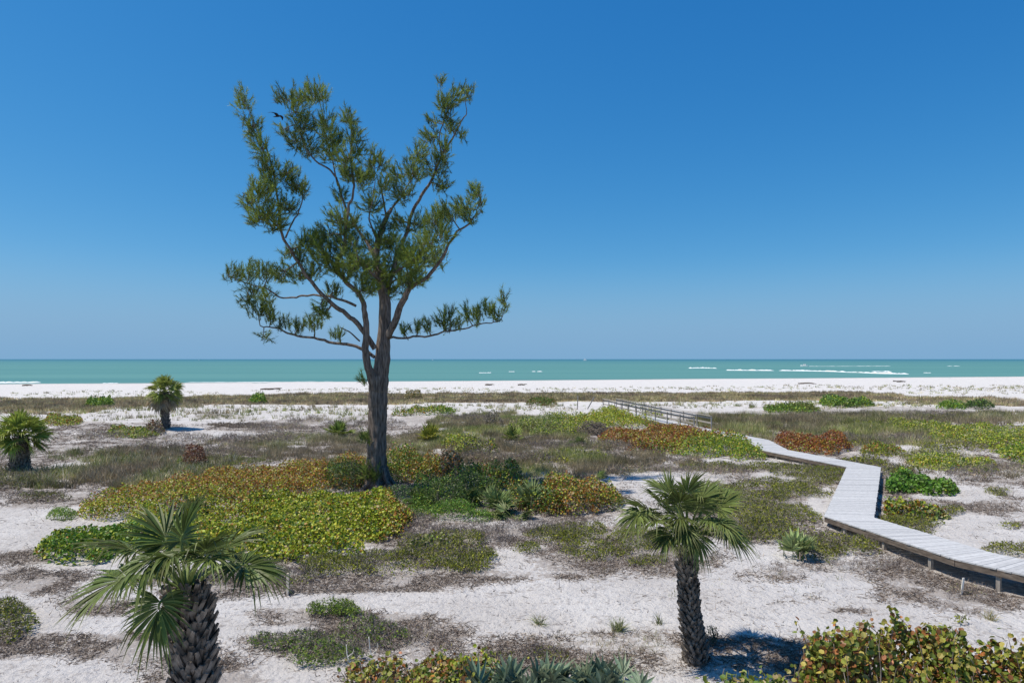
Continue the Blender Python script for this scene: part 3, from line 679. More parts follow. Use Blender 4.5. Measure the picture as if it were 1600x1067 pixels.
palmetto(930, 752, .4, 8, 'tiny palmetto in pale grass above the orange shrub', (.16, .2, .06), .3, 30, 88, None, 14)
palmetto(905, 698, .5, 10, 'dull green palmetto in the middle of the grey grass', (.12, .15, .05), .3, 20, 88, None, 14)
palmetto(300, 812, .5, 12, 'palmetto poking out of the orange shrub above the large palm', (.11, .14, .06), .5, 25, 88, None, 18)

# ------------------------------------------------------------------ shrubs
C_G = (.12, .195, .032); C_YG = (.36, .42, .035); C_Y = (.54, .49, .06); C_O = (.42, .18, .03); C_BR = (.20, .085, .03)
C_RED = (.24, .06, .03); C_TAN = (.50, .38, .18); C_DG = (.05, .085, .025); C_BG = (.14, .28, .035); C_GY = (.20, .17, .14); C_OL = (.15, .165, .04)
def pick(N, pal):
    c = np.array([p[0] for p in pal]); w_ = np.array([p[1] for p in pal], float); w_ /= w_.sum()
    return c[RNG.choice(len(pal), N, p=w_)]*RNG.uniform(.75, 1.25, (N, 1))
P_ORANGE = [(C_O, 4), (C_BR, 2.5), (C_TAN, 2.2), (C_YG, 2), (C_G, 1), (C_Y, 1)]
P_YELLOW = [(C_YG, 5), (C_Y, 1.6), (C_G, 2.8), (C_O, .5), (C_TAN, .6)]
P_GREEN = [(C_G, 4), (C_BG, 3), (C_YG, 1.5)]
P_DARK = [(C_DG, 4), (C_G, 1)]
P_RED = [(C_RED, 4), (C_BR, 3), (C_O, 2), (C_TAN, .8), (C_G, .3)]
P_MIX = [(C_G, 3), (C_YG, 2.5), (C_O, 1.2), (C_BR, 1), (C_TAN, .8)]
P_NEAR = [((.17, .22, .035), 4), ((.30, .31, .05), 3.2), ((.26, .11, .04), 2.2), ((.44, .36, .08), 2), ((.45, .17, .05), .7), ((.42, .36, .10), .8), ((.55, .25, .14), .3)]
P_PALE = [((.30, .31, .12), 4), (C_G, 2), (C_YG, 2), ((.42, .40, .22), 1)]
def shrub(label, ells, H, leaf, dens, palA, palB=None, mixf=None, shape='quad', name='sea_grape_shrub', cat='shrub', group=None, rough=.85, stems=30, shoots=0, hum=1.0, avoid=True, cut=None):
    P = []
    for e in ells:
        for a in np.linspace(0, 6.283, 16, endpoint=False):
            P.append(ground(e[0]+e[2]*1.1*math.cos(a), max(e[1]+e[3]*1.1*math.sin(a), 566))[:2])
    P = np.array(P); (x0, y0), (x1, y1) = P.min(0), P.max(0)
    area = (x1-x0)*(y1-y0); leaf = leaf*(.84 if y0 > 14 else 1.0); N = int(area*dens*(1.8 if y0 > 14 else 1.35))
    x = RNG.uniform(x0, x1, N); y = RNG.uniform(y0, y1, N); z = terrain(x, y); px, py = project(x, y, z)
    m = emask(px, py, ells)+rough*(fbm(x/1.6, y/1.6, 21)-.5)+.35*(fbm(x/.5, y/.5, 27, 3)-.5)
    ok = (m > 0) & (RNG.uniform(0, 1, N) < np.clip(m*6, .12, 1)*np.clip((fbm(x/.45, y/.45, 29, 3)-.28)*7, .12, 1))
    if avoid: ok &= bwdist(x, y) > 1.05
    x, y, z, m, px, py = [q[ok] for q in (x, y, z, m, px, py)]
    hum2 = fbm(x/1.1, y/1.1, 23, 3); hp = H*np.clip(m*2.6, 0, 1)**.75*np.maximum(.12, 1-.8*hum+1.5*hum*(hum2-.03))
    u = 1-RNG.uniform(0, 1, len(x))**1.7*.75
    zz = z+np.maximum(hp*u, .03)+RNG.normal(size=len(x))*leaf*.4
    c = np.stack([x, y, zz], 1); org_xy = c[:, :2].mean(0); org = (float(org_xy[0]), float(org_xy[1]), float(terrain(*org_xy)))
    n = nrm(RNG.normal(size=(len(x), 3))*.95+np.array([-.15, -.15, .65]))
    if palB is not None:
        f = mixf(px, py, x, y) if mixf else fbm(x/2.2, y/2.2, 31)*2-.5
        sel = RNG.uniform(0, 1, len(x)) < np.clip(f, 0, 1); col = np.where(sel[:, None], pick(len(x), palB), pick(len(x), palA))
    else: col = pick(len(x), palA)
    t = thing(name, org, label, cat, group); mb = MB()
    add_leaves(mb, c, n, RNG.uniform(.7, 1.25, len(x))*leaf, col, shape)
    sm = MB()
    idx = RNG.choice(len(x), min(stems, len(x)), replace=False)
    for q in range(1, len(idx)):      # creeping runners join the stems along the ground
        i = idx[q]; pr = idx[:q]; j = pr[np.argmin((x[pr]-x[i])**2+(y[pr]-y[i])**2)]
        a0 = np.array((x[i], y[i], z[i]+.02)); b1 = np.array((x[j], y[j], z[j]+.02)); tube(sm, smooth_path([a0, (a0+b1)/2+(0, 0, .03), b1], 3), .014, 4)
    for i in idx:
        b0 = np.array((x[i], y[i], z[i]-.03)); top = np.array((x[i]+RNG.normal()*.15, y[i]+RNG.normal()*.15, z[i]+hp[i]*RNG.uniform(.8, 1.12)))
        tube(sm, smooth_path([b0, (b0+top)/2+RNG.normal(size=3)*.08*H, top], 3), np.linspace(.012+.008*H, .005, 7), 4)
    if shoots:
        for i in RNG.choice(len(x), shoots, replace=False):
            b0 = np.array((x[i], y[i], z[i]+hp[i]*.6)); hh = RNG.uniform(.35, .8)*H*.8
            top = b0+np.array((RNG.normal()*.14, RNG.normal()*.14, hh)); q = smooth_path([b0, (b0+top)/2+RNG.normal(size=3)*.05, top], 4)
            tube(sm, q, np.linspace(.012, .005, len(q)), 4)
            k = int(hh/.045); tt = np.linspace(.25, 1.02, k); pp = b0+(top-b0)*tt[:, None]+RNG.normal(size=(k, 3))*.055
            add_leaves(mb, pp, RNG.normal(size=(k, 3))*.8+np.array([-.2, -.4, .5]), RNG.uniform(.6, 1.1, k)*leaf, pick(k, palA), shape)
    if sm.n: build(sm, 'stems', M_TWIG, t, org)
    build(mb, 'foliage', M_LEAF, t, org)
    return t
gA = 'sea grape shrubs spreading over the dunes'
shrub('broad orange-brown shrub carpet left of the tall tree', [(200,800,75,20),(290,785,90,28),(400,765,110,28),(500,752,75,22),(545,745,40,20),(330,805,120,24),(240,822,60,14),(150,806,30,8)], .75, .10, 300, P_ORANGE, P_YELLOW, lambda px, py, x, y: (py-770)/60+.5*(fbm(x/2, y/2, 33)-.4), group=gA, stems=80)
shrub('bright yellow-green shrub carpet right of the large palm', [(400,850,75,28),(480,840,100,38),(560,825,75,30),(600,818,45,22),(450,800,90,16),(330,850,50,24),(280,838,50,20),(490,795,90,16),(570,792,50,12)], .62, .10, 430, P_YELLOW, P_ORANGE, lambda px, py, x, y: (px-585)/60+.4*(fbm(x/2, y/2, 35)-.6), 'round', group=gA, stems=60)
shrub('fresh green low shrub at the left behind the large palm', [(130,860,62,22),(90,868,26,13),(180,850,40,20),(230,845,60,18)], .5, .10, 360, P_GREEN, P_YELLOW, None, 'round', group=gA, stems=20)
shrub('small dark green bush beside the left tip of the orange carpet', [(98,806,24,9)], .35, .08, 380, P_GREEN, group=gA, shape='long', name='green_bush', stems=10)
shrub('dark green bush left of the tree base', [(535,764,34,12)], 1.2, .10, 520, P_DARK, P_GREEN, None, 'long', name='green_bush', stems=20)
shrub('green and brown shrub right of the tall tree trunk', [(640,745,42,12),(680,748,36,12),(615,748,24,9)], 1.15, .11, 380, P_GREEN, P_ORANGE, None, group=gA, stems=30)
shrub('dusky red-brown shrub behind the dark scrub right of the tree', [(705,752,26,10)], 1.6, .13, 300, [(C_BR, 4), (C_DG, 2), (C_O, 1.5)], [(C_DG, 1), (C_GY, 1)], None, group=gA, stems=30)
shrub('dark leafy scrub in the shade right of the tree base', [(700,786,46,16),(740,780,50,14),(670,778,26,12)], 1.2, .10, 420, P_DARK, P_GREEN, None, 'long', name='green_bush', stems=30)
shrub('dark green scrub left of the orange shrub in centre', [(775,768,46,10),(740,764,34,8)], 1.1, .11, 330, P_DARK, P_MIX, None, group=gA, stems=30)
shrub('bright green weedy bush in front of the dark scrub', [(700,806,50,9),(745,811,30,8),(655,800,28,7)], .5, .09, 500, P_GREEN, [(C_BG, 3), (C_DG, 1)], None, 'long', name='green_bush', stems=10)
shrub('grey-green bush at the front of the tree base', [(630,786,30,9)], .6, .09, 420, [((.12, .17, .07), 3), (C_GY, 1), (C_BG, 1)], None, None, 'long', name='green_bush', stems=10)
shrub('low dark and olive shrub just left of the rounded orange shrub', [(825,786,36,12),(855,798,30,8)], .8, .10, 420, P_MIX, P_DARK, None, group=gA, stems=30)
shrub('rounded orange and green shrub in the centre of the photo', [(905,790,62,20),(875,782,36,15),(950,785,28,17)], .95, .10, 420, P_MIX, P_ORANGE, lambda px, py, x, y: 1.1*fbm(x/1.5, y/1.5, 37)+(py-790)/80, group=gA, stems=50)
shrub('long yellow-green shrub bank in front of the railed boardwalk', [(840,673,46,7),(900,668,60,8),(980,664,62,9),(1015,664,30,8),(870,676,50,7),(965,655,50,5),(1000,657,40,5)], 1.0, .14, 120, P_PALE, P_YELLOW, lambda px, py, x, y: (px-860)/60, group=gA, stems=40)
shrub('wide shrub bank fading from russet to green beside the boardwalk', [(980,690,50,9),(1040,694,70,14),(1110,700,70,16),(1165,705,42,16),(1060,682,60,9),(1190,708,22,12)], .8, .13, 170, P_ORANGE+P_RED, P_YELLOW+P_GREEN, lambda px, py, x, y: (px-1060)/140+(py-692)/22, group=gA, stems=60)
shrub('deep red shrub just behind the low boardwalk', [(1262,702,56,10),(1235,700,30,8),(1298,703,28,9)], .85, .12, 240, P_RED, [(C_YG, 1), (C_O, 1)], lambda px, py, x, y: (py-697)/18*.5, group=gA, stems=50)
shrub('long yellow-green shrub band along the right edge', [(1450,672,60,8),(1520,680,80,13),(1590,690,70,18),(1420,664,40,5),(1640,690,60,20)], .6, .14, 120, P_YELLOW, P_PALE, None, group=gA, stems=40)
shrub('low yellowish shrub patch below the long band at right', [(1490,727,66,10),(1455,724,36,8),(1530,730,30,9)], .42, .12, 200, P_YELLOW, P_PALE, None, group=gA, stems=20)
shrub('glossy green mounded shrub right of the boardwalk bend', [(1425,762,42,11),(1468,770,36,6),(1400,768,20,5)], .58, .13, 260, P_GREEN, [(C_BG, 4), (C_DG, 1)], None, 'round', group=gA, stems=30)
shrub('small green and yellow shrub above the near boardwalk section', [(1440,808,56,9),(1400,802,24,7)], .45, .13, 220, P_MIX, P_PALE, None, 'round', group=gA, stems=20)
shrub('tiny green shrub among bare sand right of the red shrub', [(1380,706,32,5),(1370,702,16,4)], .4, .14, 130, P_MIX, None, None, group=gA, stems=10)
shrub('green shrub on the right edge above the bare sand', [(1585,712,30,9),(1625,716,50,14)], .5, .14, 150, P_GREEN, P_YELLOW, None, group=gA, stems=10)
shrub('large leafy shrub with round green and rust leaves at the bottom right corner', [(1320,1125,75,42),(1290,1088,28,22),(1430,1125,100,42),(1540,1160,120,46),(1640,1180,90,50)], 1.3, .088, 1250, P_NEAR, [((.15, .20, .04), 3), ((.26, .13, .05), 2), ((.34, .30, .07), 1)], None, 'round', group=gA, stems=160, shoots=90, rough=.6, hum=1.5)
shrub('small round-leaved shrub at the bottom between palm and corner shrub', [(1150,1120,60,26),(1210,1125,36,26),(1095,1110,20,14)], .62, .095, 600, [((.24, .28, .05), 4), (C_G, 2), (C_TAN, 1)], P_NEAR, None, 'round', group=gA, stems=30, shoots=14, rough=.3)
shrub('rust and green shrub with loose round leaves at the bottom left of centre', [(620,1090,70,30),(700,1075,70,34),(750,1062,50,26),(570,1085,32,24)], .5, .08, 330, P_NEAR, P_MIX, None, 'round', group=gA, stems=90, shoots=60, rough=1.4, hum=1.4)
shrub('dark green shrub on sand right of the tree near the far beach', [(672,645,40,5.5),(635,648,22,3)], .8, .2, 60, P_GREEN, P_MIX, None, group=gA, stems=15)
shrub('low olive shrub on white sand left of the railed boardwalk', [(847,631,30,3.6)], .7, .22, 50, [(C_OL, 2), (C_G, 2), (C_BR, 1)], None, None, group=gA, stems=10)
shrub('flat green shrub on sand above the short stout palm', [(100,661,32,5),(85,657,16,4)], .6, .18, 80, P_MIX, None, None, group=gA, stems=10)
shrub('yellow-green shrub at the left foot of the round headed palm', [(205,680,40,5),(185,678,24,4)], .65, .17, 100, P_MIX, P_PALE, None, group=gA, stems=20)
shrub('brown twiggy shrub against the round headed palm trunk', [(242,675,18,5)], 1.0, .15, 110, [(C_BR, 2), (C_GY, 3), (C_OL, 1)], None, None, group=gA, stems=30)
shrub('dark red-brown bush in grey grass below the round headed palm', [(303,727,19,6)], .9, .11, 260, [(C_BR, 3), ((.12, .05, .04), 3)], None, None, name='red_bush', stems=20)
shrub('small bright green bush beside the dark red bush', [(280,730,8,4)], .5, .1, 300, P_PALE, None, None, name='green_bush', stems=5)
shrub('bright green bush on the dry grass belt at far left', [(157,634,21,3)], 1.0, .25, 60, P_GREEN, None, None, name='green_bush', stems=8)
shrub('small green bush on the grass belt left of the tree', [(403,629,13,2.4)], 1.0, .25, 60, P_GREEN, None, None, name='green_bush', stems=8)
shrub('straw coloured bush on the grass belt right of the tree', [(646,623,15,2.2)], 1.1, .25, 50, [((.34, .27, .12), 3), (C_OL, 1)], None, None, name='dry_bush', stems=12)
shrub('green shrub on sand behind the grass right of the railed boardwalk', [(1240,643,42,4)], .8, .22, 55, P_GREEN, [(C_OL, 1)], None, group=gA, stems=10)
shrub('dark green shrub ridge in front of the grass belt at right', [(1325,634,38,3.6),(1300,632,20,3)], 1.0, .25, 50, P_GREEN, P_DARK, None, group=gA, stems=10)
shrub('green shrub near the right edge before the white sand', [(1485,638,22,3)], .8, .22, 55, P_GREEN, None, None, group=gA, stems=8)
shrub('second green shrub near the right edge beside the dry grass', [(1530,637,24,3)], .9, .22, 55, P_GREEN, P_DARK, None, group=gA, stems=8)
shrub('small yellow shrub in grey grass right of the tall trunk', [(720,698,30,6),(745,706,36,6)], .7, .15, 100, P_YELLOW, [(C_OL, 1), (C_GY, 1)], None, group=gA, stems=20)
shrub('little shrub with pale leaves among twigs right of the yellow carpet', [(690,850,40,9),(655,858,18,5)], .35, .11, 160, P_PALE, [(C_GY, 1), (C_OL, 1)], None, 'round', group=gA, stems=20)
shrub('grey twiggy bush in the grass right of the yellow palmetto', [(770,664,18,4)], 1.1, .12, 130, [(C_GY, 3), ((.14, .13, .08), 2)], None, None, name='dry_bush', stems=30)
shrub('small dark bush at the roots of the slim fan palm', [(1112,1004,12,5)], .35, .05, 1500, P_DARK, None, None, 'long', name='green_bush', stems=10)

# ------------------------------------------------------------------ ground cover, grass, dry litter (uncountable)
def scatter(ells, dens, rough=.4, sc_=2.5, seed=41, thr=0., avoid=.85):
    """random points of the footprints; dens per square metre"""
    out = []
    for e in ells:
        P = np.array([ground(e[0]+e[2]*math.cos(a), max(e[1]+e[3]*math.sin(a), 566))[:2] for a in np.linspace(0, 6.283, 16, endpoint=False)])
        (x0, y0), (x1, y1) = P.min(0), P.max(0); N = int((x1-x0)*(y1-y0)*dens)
        x = RNG.uniform(x0, x1, N); y = RNG.uniform(y0, y1, N); z = terrain(x, y); px, py = project(x, y, z)
        m = emask(px, py, [e])+rough*2*(fbm(x/sc_, y/sc_, seed)-.5)
        k = (m+.25*(fbm(x/.7, y/.7, seed+9, 3)-.5) > thr) & (bwdist(x, y) > avoid); out.append(np.stack([x, y, z, m, px, py], 1)[k])
    return np.concatenate(out)
def mats(ells, dens, H, pal, label, bl=.09, wd=.035, rough=.7, twig=.3, name='ground_cover', leafy=.6):
    Q = scatter(ells, dens*1.45, rough, 1.4, 43); x, y, z, m = Q[:, 0], Q[:, 1], Q[:, 2], Q[:, 3]
    keep = RNG.uniform(0, 1, len(x)) < np.clip(m*3.5, .04, 1)*np.clip((fbm(x/.5, y/.5, 49, 3)-.33)*6, .25, 1); x, y, z, m = x[keep], y[keep], z[keep], m[keep]
    hp = H*np.sqrt(np.clip(m*3, 0, 1))*(.2+1.3*fbm(x/.6, y/.6, 45, 3)); N = len(x)
    p = np.stack([x, y, z+hp*RNG.uniform(.2, 1, N)**.6], 1)
    tw = RNG.uniform(0, 1, N) < twig*np.clip(1.6*fbm(x/1.3, y/1.3, 47)*1.6-.1, 0, 1.6)
    col = pick(N, pal); col[tw] = pick(int(tw.sum()), [((.22, .18, .16), 3), ((.30, .26, .23), 2), ((.14, .11, .10), 2)])
    mb = MB(); d = nrm(RNG.normal(size=(N, 3))*.7+np.array([0, 0, .7])); lf = (RNG.uniform(0, 1, N) < leafy) & ~tw
    add_leaves(mb, p[lf], d[lf], bl*RNG.uniform(.5, 1.1, int(lf.sum())), col[lf], 'quad')
    q = ~lf; d[q] += RNG.normal(size=(int(q.sum()), 3))*.4
    add_blades(mb, p[q], d[q], bl*RNG.uniform(1.0, 2.4, int(q.sum())), wd*.5, col[q])
    c = p.mean(0); c[2] = float(terrain(c[0], c[1])); tag(build(mb, name, M_GRASS, None, tuple(c)), label, None, None, 'stuff')
P_OLIVE = [((.20, .225, .028), 4), ((.33, .33, .04), 2.5), ((.10, .125, .025), 2.5)]
P_HERB = [((.15, .235, .04), 4), ((.26, .33, .05), 2.5), ((.11, .17, .04), 2)]
mats([(690,862,80,34),(600,885,80,20),(520,888,60,14),(740,880,44,20)], 900, .26, P_OLIVE, 'olive green ground cover mat in front of the yellow shrubs', .07)
mats([(340,905,70,14),(440,902,60,14)], 600, .22, P_OLIVE, 'twiggy ground cover along the sandy track behind the large palm', .07, twig=.8)
mats([(900,835,60,16),(990,850,60,26),(930,865,60,22),(860,842,50,12),(820,858,26,10),(1010,880,40,12)], 750, .22, P_OLIVE, 'patchy olive ground cover left of the slim fan palm', .07)
mats([(1180,800,90,46),(1240,770,70,20),(1290,745,50,14),(1140,830,60,14),(1200,835,46,16)], 520, .28, P_OLIVE, 'broad olive ground cover between the slim palm and the boardwalk', .08)
mats([(1325,856,62,18),(1290,866,36,16)], 900, .28, P_OLIVE, 'olive ground cover mound under the near boardwalk edge', .07)
mats([(1425,824,52,14),(1400,815,30,10),(1590,862,50,10),(1480,800,26,8)], 600, .24, P_OLIVE, 'olive ground cover on the far side of the near boardwalk section', .08)
mats([(20,975,44,26),(5,985,36,24)], 1100, .32, P_OLIVE, 'olive ground cover clump cut off by the left edge', .07)
mats([(500,1005,90,22),(440,1008,60,14),(560,985,50,18),(600,1000,50,20),(500,1030,80,16)], 1500, .26, P_HERB, 'fresh green herb mat on the sand between the large palm and the rusty shrub', .06, twig=.4)
mats([(512,958,40,11),(545,962,26,8)], 1500, .22, P_HERB, 'small green herb mat behind the larger one', .06, twig=.15)
mats([(790,1030,44,12),(850,1025,40,12),(730,1040,40,14)], 1100, .16, P_OLIVE, 'thin green ground cover around the silvery palmetto', .05, twig=.5)
mats([(370,722,60,8),(330,735,40,8)], 300, .22, [((.17,.20,.03),3),((.11,.13,.03),1)], 'bright olive mat between the grey grass and the orange shrubs', .1)
mats([(870,720,40,6),(900,715,60,7),(1440,655,80,5),(1530,650,60,5),(1370,665,50,8),(1345,690,30,10),(1490,700,80,8),(1380,712,40,6),(1350,725,40,8),(1400,740,40,8),(1450,715,60,6)], 110, .3, P_OLIVE, 'olive mats among the far shrubs at right', .15, .07)
mats([(1120,731,60,7),(1250,738,50,9),(1180,730,50,6),(1290,740,36,10)], 260, .22, P_OLIVE, 'olive mats left of the boardwalk bend', .1, .05)
mats([(1180,758,50,8)], 200, .15, P_OLIVE, 'thin olive mat behind the slim palm crown', .1, .05)
mats([(1560,768,30,8),(1500,975,24,5),(1480,990,16,4),(1560,772,20,4),(660,842,40,6),(1580,822,24,6)], 500, .18, P_OLIVE, 'small scattered green patches on the sand at right', .07)
mats([(60,780,50,7),(20,760,50,10),(15,750,60,10)], 280, .3, [((.16,.17,.05),3),((.2,.17,.09),3)], 'olive and straw mat below the short stout palm', .1, .05)

def grass(ells, dens, H, pal, label, name='grass', wd=.012, rough=.5, nb=9, spread=.35, sc_=2.2, thr=0., seed=51, bend=.12, rad=.09, segs=1):
    Q = scatter(ells, dens*2.9, rough, sc_, seed, thr); n = len(Q)
    if n: Q = Q[RNG.uniform(0, 1, n) < np.clip((fbm(Q[:, 0]/.9, Q[:, 1]/.9, seed+5, 3)-.38)*5, .05, 1)]; n = len(Q)
    if n == 0: return
    hh = H*RNG.uniform(.35, 1.25, n)*(.4+1.2*fbm(Q[:, 0]/2, Q[:, 1]/2, 53))
    nb = max(5, int(nb*.55)); wd = wd*2.1; pt = fbm(Q[:, 0]/1.6, Q[:, 1]/1.6, seed+11, 3); ph = np.clip((fbm(Q[:, 0]/4, Q[:, 1]/4, seed+13, 3)-.4)*4, 0, 1)[:, None]
    qc = pick(n, pal); qc = (qc*(1-.75*ph)+np.array([[.25, .19, .14]])*.75*ph)*np.clip(.35+1.5*pt, .5, 1.7)[:, None]*RNG.uniform(.7, 1.35, (n, 1))
    p = np.repeat(Q[:, :3], nb, 0)+np.concatenate([RNG.normal(size=(n*nb, 2))*rad, np.full((n*nb, 1), -.02)], 1)
    d = RNG.normal(size=(n*nb, 3))*spread; d[:, 2] = 1
    col = np.repeat(qc, nb, 0)*RNG.uniform(.75, 1.3, (n*nb, 1))
    L = np.repeat(hh, nb)*RNG.uniform(.5, 1.1, n*nb); wid = wd*np.maximum(1, p[:, 1]/45)
    mb = MB(); add_blades(mb, p, d, L, wid, col, bend, segs)
    c = Q[:, :3].mean(0); c[2] = float(terrain(c[0], c[1])); tag(build(mb, name, M_GRASS, None, tuple(c)), label, None, None, 'stuff')
P_GR = [((.40, .335, .20), 4), ((.22, .24, .07), 4.5), ((.44, .39, .28), 2), ((.15, .17, .06), 2.5)]
P_GR2 = [((.25, .275, .075), 5), ((.44, .375, .21), 3), ((.16, .185, .06), 2.5)]
P_BELT = [((.42, .35, .19), 4), ((.34, .24, .15), 3), ((.33, .33, .13), 2.5), ((.55, .47, .28), 2)]
grass([(120,752,140,12),(60,745,90,12),(190,745,110,20),(250,722,110,24),(330,748,80,14)], 16, .6, P_GR, 'tall grey-green dune grass behind the orange shrubs at left', segs=2, nb=16)
grass([(470,700,110,22),(560,705,90,30),(380,700,80,14),(120,712,60,8)], 11, .5, P_GR, 'grey dune grass on both sides of the tall trunk at left', nb=14)
grass([(700,700,110,30),(800,700,130,44),(900,715,130,30),(760,660,90,14),(860,740,120,14),(700,730,90,14)], 14, .55, P_GR2, 'grey-green dune grass filling the middle behind the dark scrub', nb=14)
grass([(1000,722,110,14),(1060,728,60,8),(960,735,60,10)], 12, .5, P_GR2, 'pale grass below the russet shrub bank', nb=12)
grass([(1170,664,110,16),(1140,659,60,9),(1230,673,100,18),(1330,665,90,18),(1400,680,90,18)], 10, .75, P_GR2, 'tall grey-green grass behind the boardwalk', nb=12)
grass([(1400,655,230,8),(1500,657,140,9),(1300,655,150,8),(1580,652,80,9)], 6, .75, P_GR, 'grey grass strip behind the shrubs at right', nb=12)
grass([(1450,715,80,12),(1350,735,50,14),(1560,735,60,10),(1400,735,60,10),(1330,765,30,10),(1500,745,90,8)], 9, .38, P_GR, 'thin dry grass around the low yellow patch at right', nb=10)
grass(BELT+[(150,633,200,6),(60,640,100,8),(1560,630,120,5),(1420,624,160,3.5)], 5.0, .55, P_BELT, 'dry straw and russet grass belt in front of the beach', nb=9, wd=.02, sc_=6, rad=.16)
grass([(350,640,280,7),(140,652,120,7),(760,640,200,7),(1200,634,260,6),(1450,630,220,6),(450,650,180,8),(300,655,100,5)], .55, .7, P_GR2, 'sparse grass tufts on the white sand before the beach', nb=14, sc_=4, rad=.12, wd=.016)
grass([(1150,607,100,4),(1450,606,180,5),(1250,604,90,3),(700,610,300,4),(200,615,200,5),(1550,612,140,8),(1000,608,120,3)], .12, .5, P_GR2, 'scattered tufts on the open beach', nb=16, thr=.1, sc_=8, rad=.22, wd=.016)
grass([(1000,1000,70,30),(900,1005,90,20),(1010,1030,80,16)], 7, .20, [((.26,.26,.13),2),((.36,.31,.2),2)], 'thin short grass left of the slim palm trunk', nb=7, wd=.008, spread=.5)
grass([(700,770,200,40),(600,850,220,40),(1180,900,180,40),(1450,900,160,40),(1000,890,120,30)], .8, .2, P_GR, 'wispy dry grass on the near sand', nb=8, wd=.008, spread=.6)
grass([(90,860,110,60),(230,1000,160,50),(80,930,90,40)], .5, .16, P_GR, 'wispy dry grass on the sand at left', nb=8, wd=.008, spread=.6)

P_TWIG = [((.30, .225, .165), 4), ((.44, .35, .25), 3), ((.19, .14, .105), 2), ((.32, .33, .12), 2)]
mats([(300,690,70,7),(430,672,70,6),(400,690,60,7),(160,685,60,6),(540,668,60,6),(480,660,40,4),(600,665,40,4),(250,703,60,6),(350,712,60,7)], 130, .5, P_TWIG, 'low brown dead scrub on white sand left of the tall trunk', .14, .04, twig=.6, name='dry_scrub', leafy=.15)
mats([(730,655,50,4),(900,700,120,7),(780,720,100,8),(1000,740,60,6),(1120,742,60,6),(860,755,80,6),(1060,725,50,5)], 150, .4, P_TWIG, 'low brown dead scrub among the grey grass in the middle', .14, .04, twig=.6, name='dry_scrub', leafy=.15)
mats([(1400,690,80,8),(1500,745,80,7),(1560,735,60,7),(1300,690,50,8),(1440,650,200,4),(1360,750,40,7)], 130, .4, P_TWIG, 'low brown dead scrub between the shrubs at right', .14, .04, twig=.6, name='dry_scrub', leafy=.15)
mats([(610,768,50,6),(560,775,60,6),(700,832,100,14),(640,815,60,8),(820,825,70,10),(790,845,50,10)], 420, .18, P_TWIG, 'grey dead runners around the tall tree foot and yellow carpet', .09, .03, twig=.7, name='dry_scrub', leafy=.1)
mats([(640,1000,70,22),(600,1012,70,16),(700,1025,60,12),(330,912,90,10),(1450,880,90,18),(1350,885,60,10),(1530,925,80,22),(1230,892,60,8)], 420, .16, P_TWIG, 'grey dead runners on the near sand', .07, .02, twig=.7, name='dry_scrub', leafy=.1)
def tuft(px, py, H, n, label, pal, spread=.6):
    x, y, z = ground(px, py); org = (x, y, z); p = np.array([[x, y, z-.02]])+np.concatenate([RNG.normal(size=(n, 2))*.05*H/.4, np.zeros((n, 1))], 1)
    d = RNG.normal(size=(n, 3))*spread; d[:, 2] = 1
    mb = MB(); add_blades(mb, p, d, RNG.uniform(.5, 1.1, n)*H, .012, pick(n, pal), .18, 2)
    tag(build(mb, 'grass_tuft', M_GRASS, None, org), label, 'grass', 'single grass tufts')
P_T = [((.22, .25, .10), 3), ((.34, .31, .18), 2), ((.14, .17, .06), 2)]
tuft(966, 985, .45, 150, 'full green grass tuft on the bare sand left of the slim palm', P_T)
tuft(842, 975, .42, 60, 'leaning wispy grass tuft alone on the sandy track', P_T, .9)
tuft(1030, 975, .40, 40, 'thin upright grass tuft just left of the slim palm trunk', P_T, .5)
tuft(1548, 968, .4, 60, 'straw grass tuft on the sand above the corner shrub', [((.42, .36, .20), 3), ((.2, .22, .08), 1)], .6)
tuft(346, 838, .7, 90, 'tall grass tuft behind the large palm crown', P_T, .3)

# dry litter lying on the sand
N = 1100000; yy = 9*np.exp(RNG.uniform(0, 1, N)*math.log(62/9)); xx = (yy+1)*RNG.uniform(-.85, .85, N)
zz = terrain(xx, yy); px, py = project(xx, yy, zz); L = litter(px, py, xx, yy)
cl = fbm(xx/.8, yy/.8, 61, 3)
k = (RNG.uniform(0, 1, N) < np.clip(L*np.clip((cl-.34)*4, 0, 1)*.62+.010*(cl > .5), 0, 1)) & (bwdist(xx, yy) > .8)
xx, yy, zz = xx[k], yy[k], zz[k]; n = len(xx)
d = RNG.normal(size=(n, 3)); d[:, 2] = np.abs(d[:, 2])*.35; d = nrm(d)
mb = MB(); add_blades(mb, np.stack([xx, yy, zz+.006], 1), d, RNG.uniform(.04, .20, n)*(.8+yy/40), .013*(.8+yy/30), pick(n, [((.16, .122, .098), 4), ((.27, .215, .175), 3), ((.42, .34, .27), 1.6), ((.09, .068, .055), 2)]))
tag(build(mb, 'dry_litter', M_GRASS, None, (0, 30, 0)), 'grey-brown dead runners and litter strewn over the sand', None, None, 'stuff')

